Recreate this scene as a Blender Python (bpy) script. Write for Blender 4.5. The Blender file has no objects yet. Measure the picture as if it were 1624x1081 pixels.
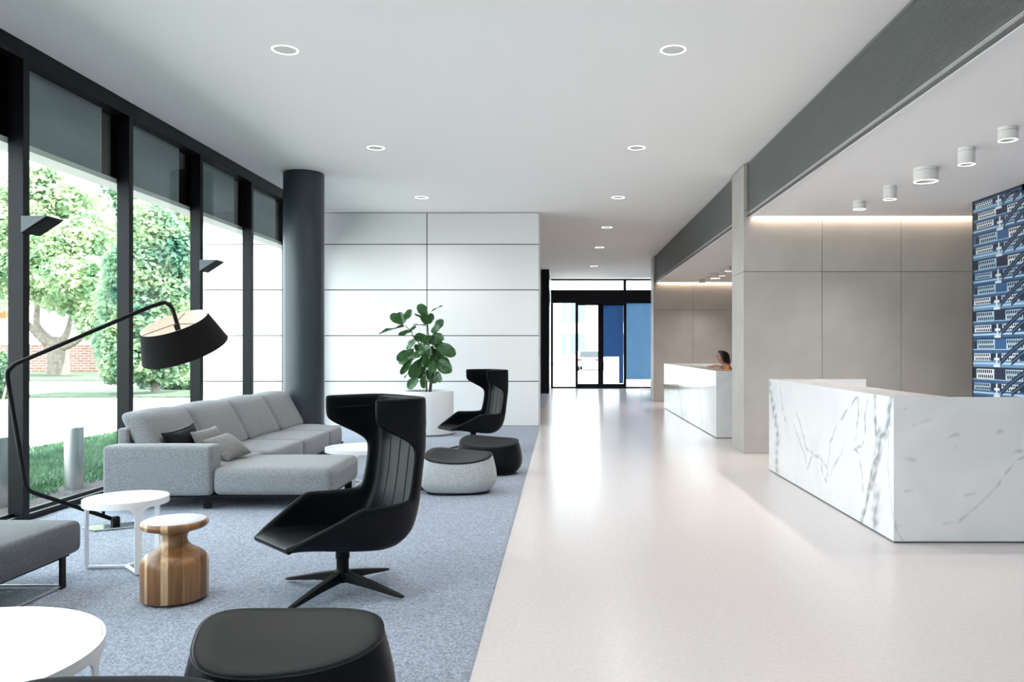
import bpy, bmesh, math, random
import numpy as np
from mathutils import Vector, Matrix

scene = bpy.context.scene
COL = scene.collection
PI = math.pi
random.seed(7)
RNG = np.random.default_rng(11)

# ------------------------------------------------------------------ camera
F = 1263.0            # focal length in pixels of the 1624 px wide frame
VX, VY, EYE = 891.0, 553.0, 1.45
cam_d = bpy.data.cameras.new('camera')
cam_d.sensor_width = 36.0
cam_d.lens = 36.0 * F / 1624.0
cam_d.shift_x = -(VX - 812.0) / 1624.0
cam_d.shift_y = (VY - 540.5) / 1624.0
cam_d.clip_end = 500
cam = bpy.data.objects.new('camera', cam_d)
cam.location = (0, 0, EYE)
cam.rotation_euler = (PI / 2, 0, 0)
COL.objects.link(cam)
scene.camera = cam

# ------------------------------------------------------------------ world, sun, exposure
world = bpy.data.worlds.new('sky')
scene.world = world
world.use_nodes = True
bg = world.node_tree.nodes['Background']
bg.inputs['Color'].default_value = (0.84, 0.925, 1.0, 1)
bg.inputs['Strength'].default_value = 4.5
sun_d = bpy.data.lights.new('sun_offscreen', 'SUN')
sun_d.energy = 9.0
sun_d.angle = 0.02
sun_d.color = (1.0, 0.96, 0.9)
sun = bpy.data.objects.new('sun_offscreen', sun_d)
sun.rotation_euler = Vector((-0.50, -0.06, -0.86)).to_track_quat('-Z', 'Y').to_euler()
COL.objects.link(sun)
vs = scene.view_settings
vs.view_transform = 'Standard'
vs.look = 'None'
vs.exposure = 0.62
vs.gamma = 1.0
vs.use_curve_mapping = False
cy = scene.cycles
cy.use_denoising = True
cy.max_bounces = 10
cy.diffuse_bounces = 5
cy.glossy_bounces = 4
cy.transparent_max_bounces = 24
cy.transmission_bounces = 4
cy.sample_clamp_indirect = 6.0
cy.caustics_reflective = False
cy.caustics_refractive = False
DOWNLIGHT_W = 7.0

# ------------------------------------------------------------------ pixel helpers
def on_floor(px, py, z=0.0):
    Y = F * (EYE - z) / (py - VY)
    return Vector(((px - VX) / F * Y, Y, z))
def at_depth(px, py, Y):
    return Vector(((px - VX) / F * Y, Y, EYE - (py - VY) / F * Y))

# ------------------------------------------------------------------ materials
def nodes(m):
    return m.node_tree.nodes, m.node_tree.links
def mat(name, col, rough=0.5, metal=0.0, spec=0.5, noise=None, bump=None, coat=0.0, sheen=0.0, alpha=None):
    """noise=(scale, amount[, stretch xyz]); bump=(scale, strength, distance)"""
    m = bpy.data.materials.new(name)
    m.use_nodes = True
    n, l = nodes(m)
    p = n['Principled BSDF']
    p.inputs['Base Color'].default_value = (*col, 1)
    p.inputs['Roughness'].default_value = rough
    p.inputs['Metallic'].default_value = metal
    p.inputs['Specular IOR Level'].default_value = spec
    if coat: p.inputs['Coat Weight'].default_value = coat
    if sheen: p.inputs['Sheen Weight'].default_value = sheen
    tc = n.new('ShaderNodeTexCoord')
    if noise:
        t = n.new('ShaderNodeTexNoise')
        t.inputs['Scale'].default_value = noise[0]
        t.inputs['Detail'].default_value = 6
        if len(noise) > 2:
            mp = n.new('ShaderNodeMapping')
            mp.inputs['Scale'].default_value = noise[2]
            l.new(tc.outputs['Object'], mp.inputs['Vector'])
            l.new(mp.outputs['Vector'], t.inputs['Vector'])
        else:
            l.new(tc.outputs['Object'], t.inputs['Vector'])
        r = n.new('ShaderNodeValToRGB')
        a = noise[1]
        r.color_ramp.elements[0].position = 0.3
        r.color_ramp.elements[1].position = 0.7
        r.color_ramp.elements[0].color = (*[max(0, c * (1 - a)) for c in col], 1)
        r.color_ramp.elements[1].color = (*[min(1, c * (1 + a)) for c in col], 1)
        l.new(t.outputs['Fac'], r.inputs['Fac'])
        l.new(r.outputs['Color'], p.inputs['Base Color'])
    if bump:
        t = n.new('ShaderNodeTexNoise')
        t.inputs['Scale'].default_value = bump[0]
        t.inputs['Detail'].default_value = 4
        l.new(tc.outputs['Object'], t.inputs['Vector'])
        b = n.new('ShaderNodeBump')
        b.inputs['Strength'].default_value = bump[1]
        b.inputs['Distance'].default_value = bump[2]
        l.new(t.outputs['Fac'], b.inputs['Height'])
        l.new(b.outputs['Normal'], p.inputs['Normal'])
    return m
def emis(name, col, strength):
    m = bpy.data.materials.new(name)
    m.use_nodes = True
    n, l = nodes(m)
    n.remove(n['Principled BSDF'])
    e = n.new('ShaderNodeEmission')
    e.inputs['Color'].default_value = (*col, 1)
    e.inputs['Strength'].default_value = strength
    l.new(e.outputs[0], n['Material Output'].inputs['Surface'])
    return m
def glass(name, tint, refl):
    m = bpy.data.materials.new(name)
    m.use_nodes = True
    n, l = nodes(m)
    n.remove(n['Principled BSDF'])
    t = n.new('ShaderNodeBsdfTransparent'); t.inputs['Color'].default_value = (*tint, 1)
    g = n.new('ShaderNodeBsdfGlossy'); g.inputs['Roughness'].default_value = 0.0
    w = n.new('ShaderNodeLayerWeight'); w.inputs['Blend'].default_value = 0.5
    pw = n.new('ShaderNodeMath'); pw.operation = 'POWER'; pw.inputs[1].default_value = 4.0
    l.new(w.outputs['Facing'], pw.inputs[0])
    k = n.new('ShaderNodeMath'); k.operation = 'MULTIPLY_ADD'; k.inputs[1].default_value = refl; k.inputs[2].default_value = 0.02
    l.new(pw.outputs[0], k.inputs[0])
    x = n.new('ShaderNodeMixShader')
    l.new(k.outputs[0], x.inputs[0]); l.new(t.outputs[0], x.inputs[1]); l.new(g.outputs[0], x.inputs[2])
    l.new(x.outputs[0], n['Material Output'].inputs['Surface'])
    return m
def leaf_mat(name, col, col2, trans, scale=3.0, rough=0.5):
    m = bpy.data.materials.new(name)
    m.use_nodes = True
    n, l = nodes(m)
    p = n['Principled BSDF']
    p.inputs['Roughness'].default_value = rough
    tc = n.new('ShaderNodeTexCoord')
    t = n.new('ShaderNodeTexNoise'); t.inputs['Scale'].default_value = scale
    l.new(tc.outputs['Object'], t.inputs['Vector'])
    r = n.new('ShaderNodeValToRGB')
    r.color_ramp.elements[0].position = 0.35; r.color_ramp.elements[1].position = 0.65
    r.color_ramp.elements[0].color = (*col, 1); r.color_ramp.elements[1].color = (*col2, 1)
    l.new(t.outputs['Fac'], r.inputs['Fac'])
    l.new(r.outputs['Color'], p.inputs['Base Color'])
    tr = n.new('ShaderNodeBsdfTranslucent')
    l.new(r.outputs['Color'], tr.inputs['Color'])
    x = n.new('ShaderNodeMixShader'); x.inputs[0].default_value = trans
    l.new(p.outputs[0], x.inputs[1]); l.new(tr.outputs[0], x.inputs[2])
    l.new(x.outputs[0], n['Material Output'].inputs['Surface'])
    return m
def marble_mat(name, vein_col, base, rough, cloud=0.05):
    m = bpy.data.materials.new(name)
    m.use_nodes = True
    n, l = nodes(m)
    p = n['Principled BSDF']
    p.inputs['Roughness'].default_value = rough
    tc = n.new('ShaderNodeTexCoord')
    t = n.new('ShaderNodeTexNoise'); t.inputs['Scale'].default_value = 1.6; t.inputs['Detail'].default_value = 7
    t.inputs['Distortion'].default_value = 1.2
    l.new(tc.outputs['Object'], t.inputs['Vector'])
    r = n.new('ShaderNodeValToRGB')
    r.color_ramp.elements[0].position = 0.40; r.color_ramp.elements[1].position = 0.55
    r.color_ramp.elements[0].color = (*[c * (1 - cloud) for c in base], 1)
    r.color_ramp.elements[1].color = (*base, 1)
    l.new(t.outputs['Fac'], r.inputs['Fac'])
    a = n.new('ShaderNodeAttribute'); a.attribute_name = 'vein'
    x = n.new('ShaderNodeMix'); x.data_type = 'RGBA'
    l.new(a.outputs['Fac'], x.inputs['Factor'])
    l.new(r.outputs['Color'], x.inputs['A'])
    x.inputs['B'].default_value = (*vein_col, 1)
    l.new(x.outputs['Result'], p.inputs['Base Color'])
    return m
def fabric_mat(name, col, col2, scale=260.0):
    m = bpy.data.materials.new(name)
    m.use_nodes = True
    n, l = nodes(m)
    p = n['Principled BSDF']
    p.inputs['Roughness'].default_value = 0.95
    p.inputs['Specular IOR Level'].default_value = 0.15
    p.inputs['Sheen Weight'].default_value = 0.25
    tc = n.new('ShaderNodeTexCoord')
    t = n.new('ShaderNodeTexNoise'); t.inputs['Scale'].default_value = scale; t.inputs['Detail'].default_value = 2
    t2 = n.new('ShaderNodeTexNoise'); t2.inputs['Scale'].default_value = 110; t2.inputs['Detail'].default_value = 3
    for q in (t, t2): l.new(tc.outputs['Object'], q.inputs['Vector'])
    ad = n.new('ShaderNodeMath'); ad.operation = 'ADD'
    l.new(t.outputs['Fac'], ad.inputs[0]); l.new(t2.outputs['Fac'], ad.inputs[1])
    r = n.new('ShaderNodeValToRGB')
    r.color_ramp.elements[0].position = 0.42; r.color_ramp.elements[1].position = 0.58
    r.color_ramp.elements[0].color = (*col, 1); r.color_ramp.elements[1].color = (*col2, 1)
    hf = n.new('ShaderNodeMath'); hf.operation = 'MULTIPLY'; hf.inputs[1].default_value = 0.5
    l.new(ad.outputs[0], hf.inputs[0]); l.new(hf.outputs[0], r.inputs['Fac'])
    l.new(r.outputs['Color'], p.inputs['Base Color'])
    b = n.new('ShaderNodeBump'); b.inputs['Strength'].default_value = 0.35; b.inputs['Distance'].default_value = 0.003
    l.new(t.outputs['Fac'], b.inputs['Height']); l.new(b.outputs['Normal'], p.inputs['Normal'])
    return m
def wood_mat(name):
    # staves glued side by side: the colour follows the stave's bearing round the stool
    m = bpy.data.materials.new(name)
    m.use_nodes = True
    n, l = nodes(m)
    p = n['Principled BSDF']
    p.inputs['Roughness'].default_value = 0.38
    tc = n.new('ShaderNodeTexCoord')
    sx = n.new('ShaderNodeSeparateXYZ'); l.new(tc.outputs['Object'], sx.inputs[0])
    wv = n.new('ShaderNodeMapping'); wv.inputs['Scale'].default_value = (60, 60, 3)
    l.new(tc.outputs['Object'], wv.inputs['Vector'])
    g = n.new('ShaderNodeTexNoise'); g.inputs['Scale'].default_value = 1.0; g.inputs['Detail'].default_value = 5
    l.new(wv.outputs['Vector'], g.inputs['Vector'])
    pos = n.new('ShaderNodeMapRange')
    pos.inputs['From Min'].default_value = -0.19; pos.inputs['From Max'].default_value = 0.19
    l.new(sx.outputs['X'], pos.inputs['Value'])
    r = n.new('ShaderNodeValToRGB'); r.color_ramp.interpolation = 'CONSTANT'
    dk, md, pl = (0.21, 0.095, 0.035), (0.34, 0.165, 0.065), (0.55, 0.36, 0.20)
    stops = [(0, md), (0.09, pl), (0.13, dk), (0.31, pl), (0.41, dk), (0.60, md), (0.84, dk), (0.93, pl)]
    r.color_ramp.elements[0].position = 0; r.color_ramp.elements[0].color = (*stops[0][1], 1)
    r.color_ramp.elements[1].position = stops[1][0]; r.color_ramp.elements[1].color = (*stops[1][1], 1)
    for s, c in stops[2:]:
        e = r.color_ramp.elements.new(s); e.color = (*c, 1)
    l.new(pos.outputs[0], r.inputs['Fac'])
    gr = n.new('ShaderNodeMapRange'); gr.inputs['From Min'].default_value = 0.3; gr.inputs['From Max'].default_value = 0.7
    gr.inputs['To Min'].default_value = 0.65; gr.inputs['To Max'].default_value = 1.2
    l.new(g.outputs['Fac'], gr.inputs['Value'])
    x = n.new('ShaderNodeVectorMath'); x.operation = 'SCALE'
    l.new(r.outputs['Color'], x.inputs[0]); l.new(gr.outputs[0], x.inputs['Scale'])
    l.new(x.outputs[0], p.inputs['Base Color'])
    return m
def brick_mat(name):
    m = bpy.data.materials.new(name); m.use_nodes = True
    n, l = nodes(m); p = n['Principled BSDF']; p.inputs['Roughness'].default_value = 0.9
    tc = n.new('ShaderNodeTexCoord')
    mp = n.new('ShaderNodeMapping'); mp.inputs['Rotation'].default_value = (PI / 2, 0, 0)
    l.new(tc.outputs['Object'], mp.inputs['Vector'])
    b = n.new('ShaderNodeTexBrick'); b.inputs['Scale'].default_value = 1.0
    b.inputs['Brick Width'].default_value = 0.5; b.inputs['Row Height'].default_value = 0.16; b.inputs['Mortar Size'].default_value = 0.02
    b.inputs['Color1'].default_value = (0.36, 0.17, 0.13, 1); b.inputs['Color2'].default_value = (0.45, 0.24, 0.2, 1)
    b.inputs['Mortar'].default_value = (0.55, 0.5, 0.47, 1)
    l.new(mp.outputs['Vector'], b.inputs['Vector']); l.new(b.outputs['Color'], p.inputs['Base Color'])
    return m

MT = dict(
    floor=mat('polished concrete', (0.655, 0.60, 0.59), 0.22, noise=(38, 0.05), spec=0.5),
    ceiling=mat('ceiling plaster', (0.88, 0.87, 0.865), 0.9, spec=0.2),
    carpet=mat('carpet', (0.36, 0.40, 0.475), 1.0, spec=0.05, noise=(85, 0.42), bump=(150, 0.8, 0.012)),
    panel=mat('white wall panel', (0.86, 0.865, 0.87), 0.35, spec=0.4),
    backing=mat('dark backing', (0.03, 0.032, 0.035), 0.8),
    plaster=mat('white plaster', (0.8, 0.8, 0.8), 0.8),
    stone=mat('honed grey stone', (0.43, 0.41, 0.385), 0.45, noise=(2.2, 0.07, (1, 1, 1)), bump=(30, 0.05, 0.003)),
    black=mat('black aluminium', (0.005, 0.006, 0.008), 0.38, spec=0.2),
    blackmatte=mat('matte black steel', (0.004, 0.004, 0.005), 0.5, spec=0.15),
    column=mat('charcoal column paint', (0.030, 0.042, 0.055), 0.42, noise=(1.2, 0.15, (1, 1, 0.3))),
    blind=mat('grey roller blind', (0.26, 0.30, 0.33), 0.9, noise=(1.5, 0.12, (1, 1, 3))),
    backpanel=mat('dark spandrel', (0.022, 0.027, 0.033), 0.25),
    paleboard=mat('pale soffit board', (0.72, 0.72, 0.70), 0.7),
    sill=mat('pale window sill', (0.62, 0.64, 0.62), 0.4),
    slat=mat('grey metal slat', (0.31, 0.32, 0.32), 0.5, metal=0.2),
    rail=mat('dark grey rail', (0.09, 0.08, 0.08), 0.5),
    whitemetal=mat('white powder coat', (0.84, 0.85, 0.86), 0.3),
    lampgrey=mat('white lamp housing', (0.74, 0.73, 0.71), 0.6),
    marble=marble_mat('veined marble', (0.30, 0.32, 0.34), (0.80, 0.805, 0.815), 0.10),
    marbletop=marble_mat('white table marble', (0.6, 0.6, 0.6), (0.70, 0.70, 0.71), 0.32, 0.10),
    ledge=mat('white worktop laminate', (0.72, 0.72, 0.72), 0.35),
    leather=mat('black leather', (0.003, 0.004, 0.006), 0.38, spec=0.13, bump=(320, 0.12, 0.002)),
    piping=mat('dark piping', (0.008, 0.009, 0.011), 0.4, spec=0.3),
    seam=mat('seam thread', (0.003, 0.003, 0.004), 0.7),
    sofa=fabric_mat('grey sofa weave', (0.155, 0.162, 0.175), (0.285, 0.295, 0.315)),
    bench=fabric_mat('charcoal weave', (0.058, 0.063, 0.073), (0.115, 0.123, 0.138)),
    pillow=fabric_mat('taupe pillow weave', (0.13, 0.128, 0.13), (0.26, 0.256, 0.256)),
    pouf=fabric_mat('light grey felt', (0.30, 0.31, 0.32), (0.52, 0.53, 0.545)),
    wood=wood_mat('laminated walnut'),
    chrome=mat('polished chrome', (0.75, 0.77, 0.78), 0.04, metal=1.0),
    steel=mat('brushed steel', (0.46, 0.47, 0.48), 0.30, metal=1.0),
    shadeout=mat('black lamp shade', (0.006, 0.005, 0.005), 0.9, spec=0.2),
    shadein=mat('cream shade lining', (0.82, 0.79, 0.75), 0.8),
    planter=mat('white planter', (0.84, 0.845, 0.85), 0.55),
    soil=mat('dark soil', (0.04, 0.03, 0.025), 0.95, bump=(60, 0.8, 0.02)),
    stem=mat('plant stem', (0.05, 0.035, 0.025), 0.8),
    leafa=leaf_mat('fig leaf', (0.016, 0.070, 0.018), (0.045, 0.140, 0.030), 0.15, 9, 0.32),
    bark=mat('tree bark', (0.24, 0.20, 0.17), 0.95, noise=(6, 0.3)),
    treea=leaf_mat('tree leaf light', (0.24, 0.40, 0.23), (0.64, 0.73, 0.47), 0.5, 0.8),
    treeb=leaf_mat('tree leaf deep', (0.09, 0.25, 0.18), (0.50, 0.63, 0.38), 0.5, 0.9),
    bush=leaf_mat('bush leaf', (0.12, 0.22, 0.16), (0.30, 0.42, 0.24), 0.4, 1.5),
    grass=leaf_mat('lawn grass', (0.045, 0.13, 0.065), (0.11, 0.23, 0.11), 0.25, 2.0),
    lawn=mat('lawn soil', (0.075, 0.11, 0.065), 1.0, noise=(8, 0.4)),
    mulch=mat('bark mulch', (0.12, 0.10, 0.10), 1.0, noise=(60, 0.8), bump=(60, 1.0, 0.03)),
    drive=mat('concrete driveway', (0.62, 0.60, 0.58), 0.9, noise=(1.2, 0.08)),
    road=mat('grey asphalt', (0.20, 0.20, 0.21), 0.9),
    brick=brick_mat('red brick'),
    orange=mat('orange fascia', (0.75, 0.13, 0.03), 0.6),
    glass=glass('clear glass', (0.95, 0.985, 0.97), 0.45),
    blueblind=leaf_mat('blue screen blind', (0.10, 0.23, 0.46), (0.12, 0.26, 0.50), 0.35, 3, 0.8),
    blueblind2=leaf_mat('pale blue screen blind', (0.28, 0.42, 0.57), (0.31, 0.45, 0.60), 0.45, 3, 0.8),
    ringlight=emis('lamp ring glow', (1.0, 0.97, 0.92), 3.0),
    diffuser=mat('grey diffuser', (0.66, 0.66, 0.66), 0.7),
    led=emis('warm led', (1.0, 0.80, 0.62), 34.0),
    bulb=emis('lamp bulb glow', (1.0, 0.74, 0.45), 22.0),
    skin=mat('skin', (0.42, 0.22, 0.15), 0.55),
    hair=mat('dark hair', (0.015, 0.010, 0.008), 0.5),
    vest=mat('black vest', (0.012, 0.012, 0.013), 0.8),
    shirt=mat('orange shirt', (0.72, 0.22, 0.03), 0.8),
    eye=mat('eye', (0.02, 0.015, 0.01), 0.2),
    lip=mat('lips', (0.35, 0.10, 0.09), 0.5),
    car=mat('silver car paint', (0.62, 0.64, 0.66), 0.25, metal=0.3, coat=0.6),
    carglass=mat('car window', (0.03, 0.035, 0.04), 0.08),
    tyre=mat('tyre rubber', (0.015, 0.015, 0.015), 0.85),
    farglass=mat('pale far window', (0.14, 0.17, 0.21), 0.3),
    tail=mat('red tail lamp', (0.5, 0.02, 0.02), 0.25),
    pbg=mat('print navy', (0.010, 0.022, 0.055), 0.5),
    pmid=mat('print blue', (0.03, 0.10, 0.24), 0.5),
    pblue=mat('print steel blue', (0.11, 0.25, 0.42), 0.5),
    plight=mat('print pale blue', (0.38, 0.55, 0.70), 0.5),
    pwhite=mat('print white', (0.70, 0.78, 0.84), 0.5),
    pblack=mat('print black', (0.006, 0.007, 0.012), 0.5),
)

# ------------------------------------------------------------------ mesh helpers
class MB:
    def __init__(s):
        s.v, s.f, s.m, s.mats = [], [], [], []
    def mi(s, m):
        if m not in s.mats: s.mats.append(m)
        return s.mats.index(m)
    def add(s, verts, faces, m=None, T=None):
        o = len(s.v)
        if T is not None: verts = [T @ Vector(q) for q in verts]
        s.v += [tuple(q) for q in verts]
        k = s.mi(m) if m else 0
        for f in faces:
            s.f.append([i + o for i in f]); s.m.append(k)
        return s
    def box(s, a, b, m=None, T=None):
        x0, y0, z0 = a; x1, y1, z1 = b
        vv = [(x0, y0, z0), (x1, y0, z0), (x1, y1, z0), (x0, y1, z0), (x0, y0, z1), (x1, y0, z1), (x1, y1, z1), (x0, y1, z1)]
        return s.add(vv, [(0, 3, 2, 1), (4, 5, 6, 7), (0, 1, 5, 4), (1, 2, 6, 5), (2, 3, 7, 6), (3, 0, 4, 7)], m, T)
    def lathe(s, prof, n=48, m=None, T=None, c0=True, c1=True):
        vv, ff = [], []
        for (r, z) in prof:
            for i in range(n):
                a = 2 * PI * i / n
                vv.append((r * math.cos(a), r * math.sin(a), z))
        for j in range(len(prof) - 1):
            for i in range(n):
                ff.append((j * n + i, j * n + (i + 1) % n, (j + 1) * n + (i + 1) % n, (j + 1) * n + i))
        if c0: ff.append(tuple(reversed(range(n))))
        if c1: ff.append(tuple((len(prof) - 1) * n + i for i in range(n)))
        return s.add(vv, ff, m, T)
    def tube(s, pts, r, n=10, m=None, T=None, closed=False):
        pts = [Vector(p) for p in pts]
        N = len(pts)
        rr = r if isinstance(r, (list, tuple)) else [r] * N
        vv, ff = [], []
        up = Vector((0.13, 0.21, 0.97)).normalized()
        prev = None
        for i, p in enumerate(pts):
            if closed: t = pts[(i + 1) % N] - pts[i - 1]
            else: t = pts[min(i + 1, N - 1)] - pts[max(i - 1, 0)]
            t.normalize()
            if prev is None:
                if abs(t.dot(up)) > 0.95: up = Vector((1, 0.1, 0)).normalized()
                a = t.cross(up).normalized()
            else:
                a = (prev - t * prev.dot(t)).normalized()
            prev = a
            b = t.cross(a)
            for k in range(n):
                q = 2 * PI * k / n
                vv.append(p + (a * math.cos(q) + b * math.sin(q)) * rr[i])
        for i in range(N if closed else N - 1):
            j = (i + 1) % N
            for k in range(n):
                ff.append((i * n + k, i * n + (k + 1) % n, j * n + (k + 1) % n, j * n + k))
        if not closed:
            ff.append(tuple(reversed(range(n)))); ff.append(tuple((N - 1) * n + k for k in range(n)))
        return s.add(vv, ff, m, T)
    def prism(s, poly, h, m=None, T=None):
        # poly in xy, extruded 0..h in z
        n = len(poly)
        vv = [(x, y, 0) for x, y in poly] + [(x, y, h) for x, y in poly]
        ff = [tuple(reversed(range(n))), tuple(range(n, 2 * n))] + [(i, (i + 1) % n, n + (i + 1) % n, n + i) for i in range(n)]
        return s.add(vv, ff, m, T)
    def mesh(s, name, m=None):
        me = bpy.data.meshes.new(name)
        me.from_pydata(s.v, [], s.f)
        ml = s.mats if s.mats else [m]
        for q in ml: me.materials.append(MT[q] if isinstance(q, str) else q)
        if len(ml) > 1: me.polygons.foreach_set('material_index', s.m)
        me.update()
        return me
    def build(s, name, m=None, parent=None, smooth=False, bevel=0, loc=None, rz=0, seg=2, fix=True):
        me = s.mesh(name, m)
        if fix:
            bm = bmesh.new(); bm.from_mesh(me)
            bmesh.ops.recalc_face_normals(bm, faces=bm.faces)
            bm.to_mesh(me); bm.free()
        return link(name, me, parent, smooth, bevel, loc, rz, seg)
def link(name, me, parent=None, smooth=False, bevel=0, loc=None, rz=0, seg=2):
    o = bpy.data.objects.new(name, me)
    COL.objects.link(o)
    if parent: o.parent = parent
    if loc is not None: o.location = loc
    if rz: o.rotation_euler = (0, 0, rz)
    if smooth:
        me.polygons.foreach_set('use_smooth', [True] * len(me.polygons))
        if smooth != 'all':
            try: me.set_sharp_from_angle(angle=math.radians(38))
            except Exception: pass
    if bevel:
        b = o.modifiers.new('bevel', 'BEVEL'); b.width = bevel; b.segments = seg; b.limit_method = 'ANGLE'
        b.angle_limit = math.radians(40)
    return o
def tag(o, label=None, cat=None, group=None, kind=None):
    if label: o['label'] = label
    if cat: o['category'] = cat
    if group: o['group'] = group
    if kind: o['kind'] = kind
    return o
def empty(name, loc=(0, 0, 0), rz=0, **k):
    o = bpy.data.objects.new(name, None)
    o.empty_display_size = 0.1
    COL.objects.link(o)
    o.location = loc
    o.rotation_euler = (0, 0, rz)
    return tag(o, **k)
def copy_tree(o, parent=None):
    c = o.copy(); COL.objects.link(c); c.parent = parent
    for ch in list(o.children): copy_tree(ch, c)
    return c
def rbox(size, r, n=8, puff=(0, 0, 0), warp=None):
    """rounded box about the origin with puffed sides -> verts, faces"""
    h = [q / 2 for q in size]
    r = min(r, min(h) * 0.98)
    ax = []
    for a in range(3):
        e = [-h[a], -h[a] + 0.22 * r, -h[a] + 0.55 * r, -h[a] + r]
        i = list(np.linspace(-h[a] + r, h[a] - r, n))[1:-1]
        ax.append(e + i + [-q for q in reversed(e)])
    idx, vv, ff = {}, [], []
    def vid(p):
        k = tuple(round(q, 6) for q in p)
        if k not in idx:
            idx[k] = len(vv)
            q = [max(-h[a] + r, min(h[a] - r, p[a])) for a in range(3)]
            d = Vector([p[a] - q[a] for a in range(3)])
            w = Vector(q) + (d.normalized() * r if d.length > 1e-9 else d)
            out = list(w)
            for a in range(3):
                b, c = (a + 1) % 3, (a + 2) % 3
                out[a] += puff[a] * (w[a] / h[a]) * max(0, 1 - (w[b] / h[b]) ** 2) * max(0, 1 - (w[c] / h[c]) ** 2)
            if warp: out = warp(out)
            vv.append(tuple(out))
        return idx[k]
    for a in range(3):
        b, c = (a + 1) % 3, (a + 2) % 3
        for sgn in (-1, 1):
            for i in range(len(ax[b]) - 1):
                for j in range(len(ax[c]) - 1):
                    q = []
                    for (ii, jj) in ((i, j), (i + 1, j), (i + 1, j + 1), (i, j + 1)):
                        p = [0, 0, 0]; p[a] = sgn * h[a]; p[b] = ax[b][ii]; p[c] = ax[c][jj]
                        q.append(vid(p))
                    ff.append(tuple(q if sgn > 0 else reversed(q)))
    return vv, ff
def soft(name, size, r, m, parent, loc, n=8, puff=(0, 0, 0), warp=None, rot=None):
    vv, ff = rbox(size, r, n, puff, warp)
    b = MB(); b.add(vv, ff)
    o = b.build(name, m, parent, smooth='all', fix=False)
    o.location = loc
    if rot: o.rotation_euler = rot
    return o
def boxo(name, a, b, m, parent=None, bevel=0.0):
    """box object given by two corners, its origin at the box centre"""
    c = [(a[i] + b[i]) / 2 for i in range(3)]
    h = [abs(b[i] - a[i]) / 2 for i in range(3)]
    q = MB(); q.box([-x for x in h], h)
    o = q.build(name, m, parent, bevel=bevel, fix=False)
    o.location = c
    return o
def smooth_path(pts, k=6):
    pts = [Vector(p) for p in pts]
    out = []
    P = [pts[0]] + pts + [pts[-1]]
    for i in range(1, len(P) - 2):
        for j in range(k):
            t = j / k
            a, b, c, d = P[i - 1], P[i], P[i + 1], P[i + 2]
            out.append(0.5 * ((2 * b) + (c - a) * t + (2 * a - 5 * b + 4 * c - d) * t * t + (3 * b - a - 3 * c + d) * t ** 3))
    out.append(pts[-1])
    return out

# ================================================================== THE SETTING
H = 4.02          # ceiling
WX = -4.50        # inner face of the glazed wall
SOF = 3.275       # lowered ceiling over the desks
BX = 2.57         # face of the grille bulkhead
Y_BACK, Y_END = 15.0, 29.3
Y_NEAR = -3.2
PITCH, M0 = 1.63, 6.655   # window mullions

b = MB(); b.box((-4.62, Y_NEAR, -0.25), (8.2, Y_END + 1.2, 0.0))
tag(b.build('floor', 'floor'), kind='structure')
b = MB(); b.box((-4.95, Y_NEAR - 0.4, H), (BX, Y_END + 0.2, H + 0.3)); b.box((BX, Y_NEAR - 0.4, H), (8.4, Y_END + 0.2, H + 0.3))
tag(b.build('ceiling', 'ceiling'), kind='structure')

# carpet: base slab with a heaved pile surface in the lounge
cx0, cx1 = WX, -0.404
carpet = empty('carpet', ((cx0 + cx1) / 2, 8.0, 0), label='blue-grey textured carpet covering the lounge beside the windows', cat='carpet')
def pile(name, x0, x1, y0, y1, step, amp, parent):
    nx, ny = int((x1 - x0) / step) + 1, int((y1 - y0) / step) + 1
    xs, ys = np.linspace(x0, x1, nx), np.linspace(y0, y1, ny)
    z = RNG.random((ny, nx))
    z = (z + np.roll(z, 1, 1) + np.roll(z, 1, 0) * 0.7 + np.roll(z, 2, 1) * 0.5) / 3.2
    big = RNG.random((ny // 8 + 2, nx // 8 + 2))
    z = z + 0.35 * np.kron(big, np.ones((8, 8)))[:ny, :nx]
    z = 0.001 + amp * (z - z.min()) / (z.max() - z.min())
    z[0, :] = z[-1, :] = 0.002; z[:, 0] = z[:, -1] = 0.002
    X, Y = np.meshgrid(xs, ys)
    jit = step * 0.3
    X = X + (RNG.random(X.shape) - 0.5) * jit; Y = Y + (RNG.random(X.shape) - 0.5) * jit
    X[:, 0] = x0; X[:, -1] = x1
    co = np.stack([X - parent.location.x, Y - parent.location.y, z], -1).reshape(-1, 3)
    a = np.arange(nx * ny).reshape(ny, nx)
    fa = np.stack([a[:-1, :-1], a[:-1, 1:], a[1:, 1:], a[1:, :-1]], -1).reshape(-1, 4)
    return grid_mesh(name, co, fa, 'carpet', parent)
def grid_mesh(name, co, fa, m, parent=None, smooth=True, attr=None):
    me = bpy.data.meshes.new(name)
    me.vertices.add(len(co)); me.vertices.foreach_set('co', np.ascontiguousarray(co, dtype=np.float32).ravel())
    k = fa.shape[1]
    me.loops.add(len(fa) * k); me.loops.foreach_set('vertex_index', np.ascontiguousarray(fa, dtype=np.int32).ravel())
    me.polygons.add(len(fa))
    me.polygons.foreach_set('loop_start', np.arange(0, len(fa) * k, k, dtype=np.int32))
    me.polygons.foreach_set('loop_total', np.full(len(fa), k, dtype=np.int32))
    me.update(calc_edges=True)
    me.materials.append(MT[m])
    if smooth: me.polygons.foreach_set('use_smooth', [True] * len(fa))
    if attr is not None:
        at = me.attributes.new('vein', 'FLOAT', 'POINT')
        at.data.foreach_set('value', np.ascontiguousarray(attr, dtype=np.float32))
    o = bpy.data.objects.new(name, me); COL.objects.link(o)
    if parent: o.parent = parent
    return o
tag(pile('carpet_pile', cx0, cx1, 2.0, 8.0, 0.0125, 0.010, carpet), kind='stuff')
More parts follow.
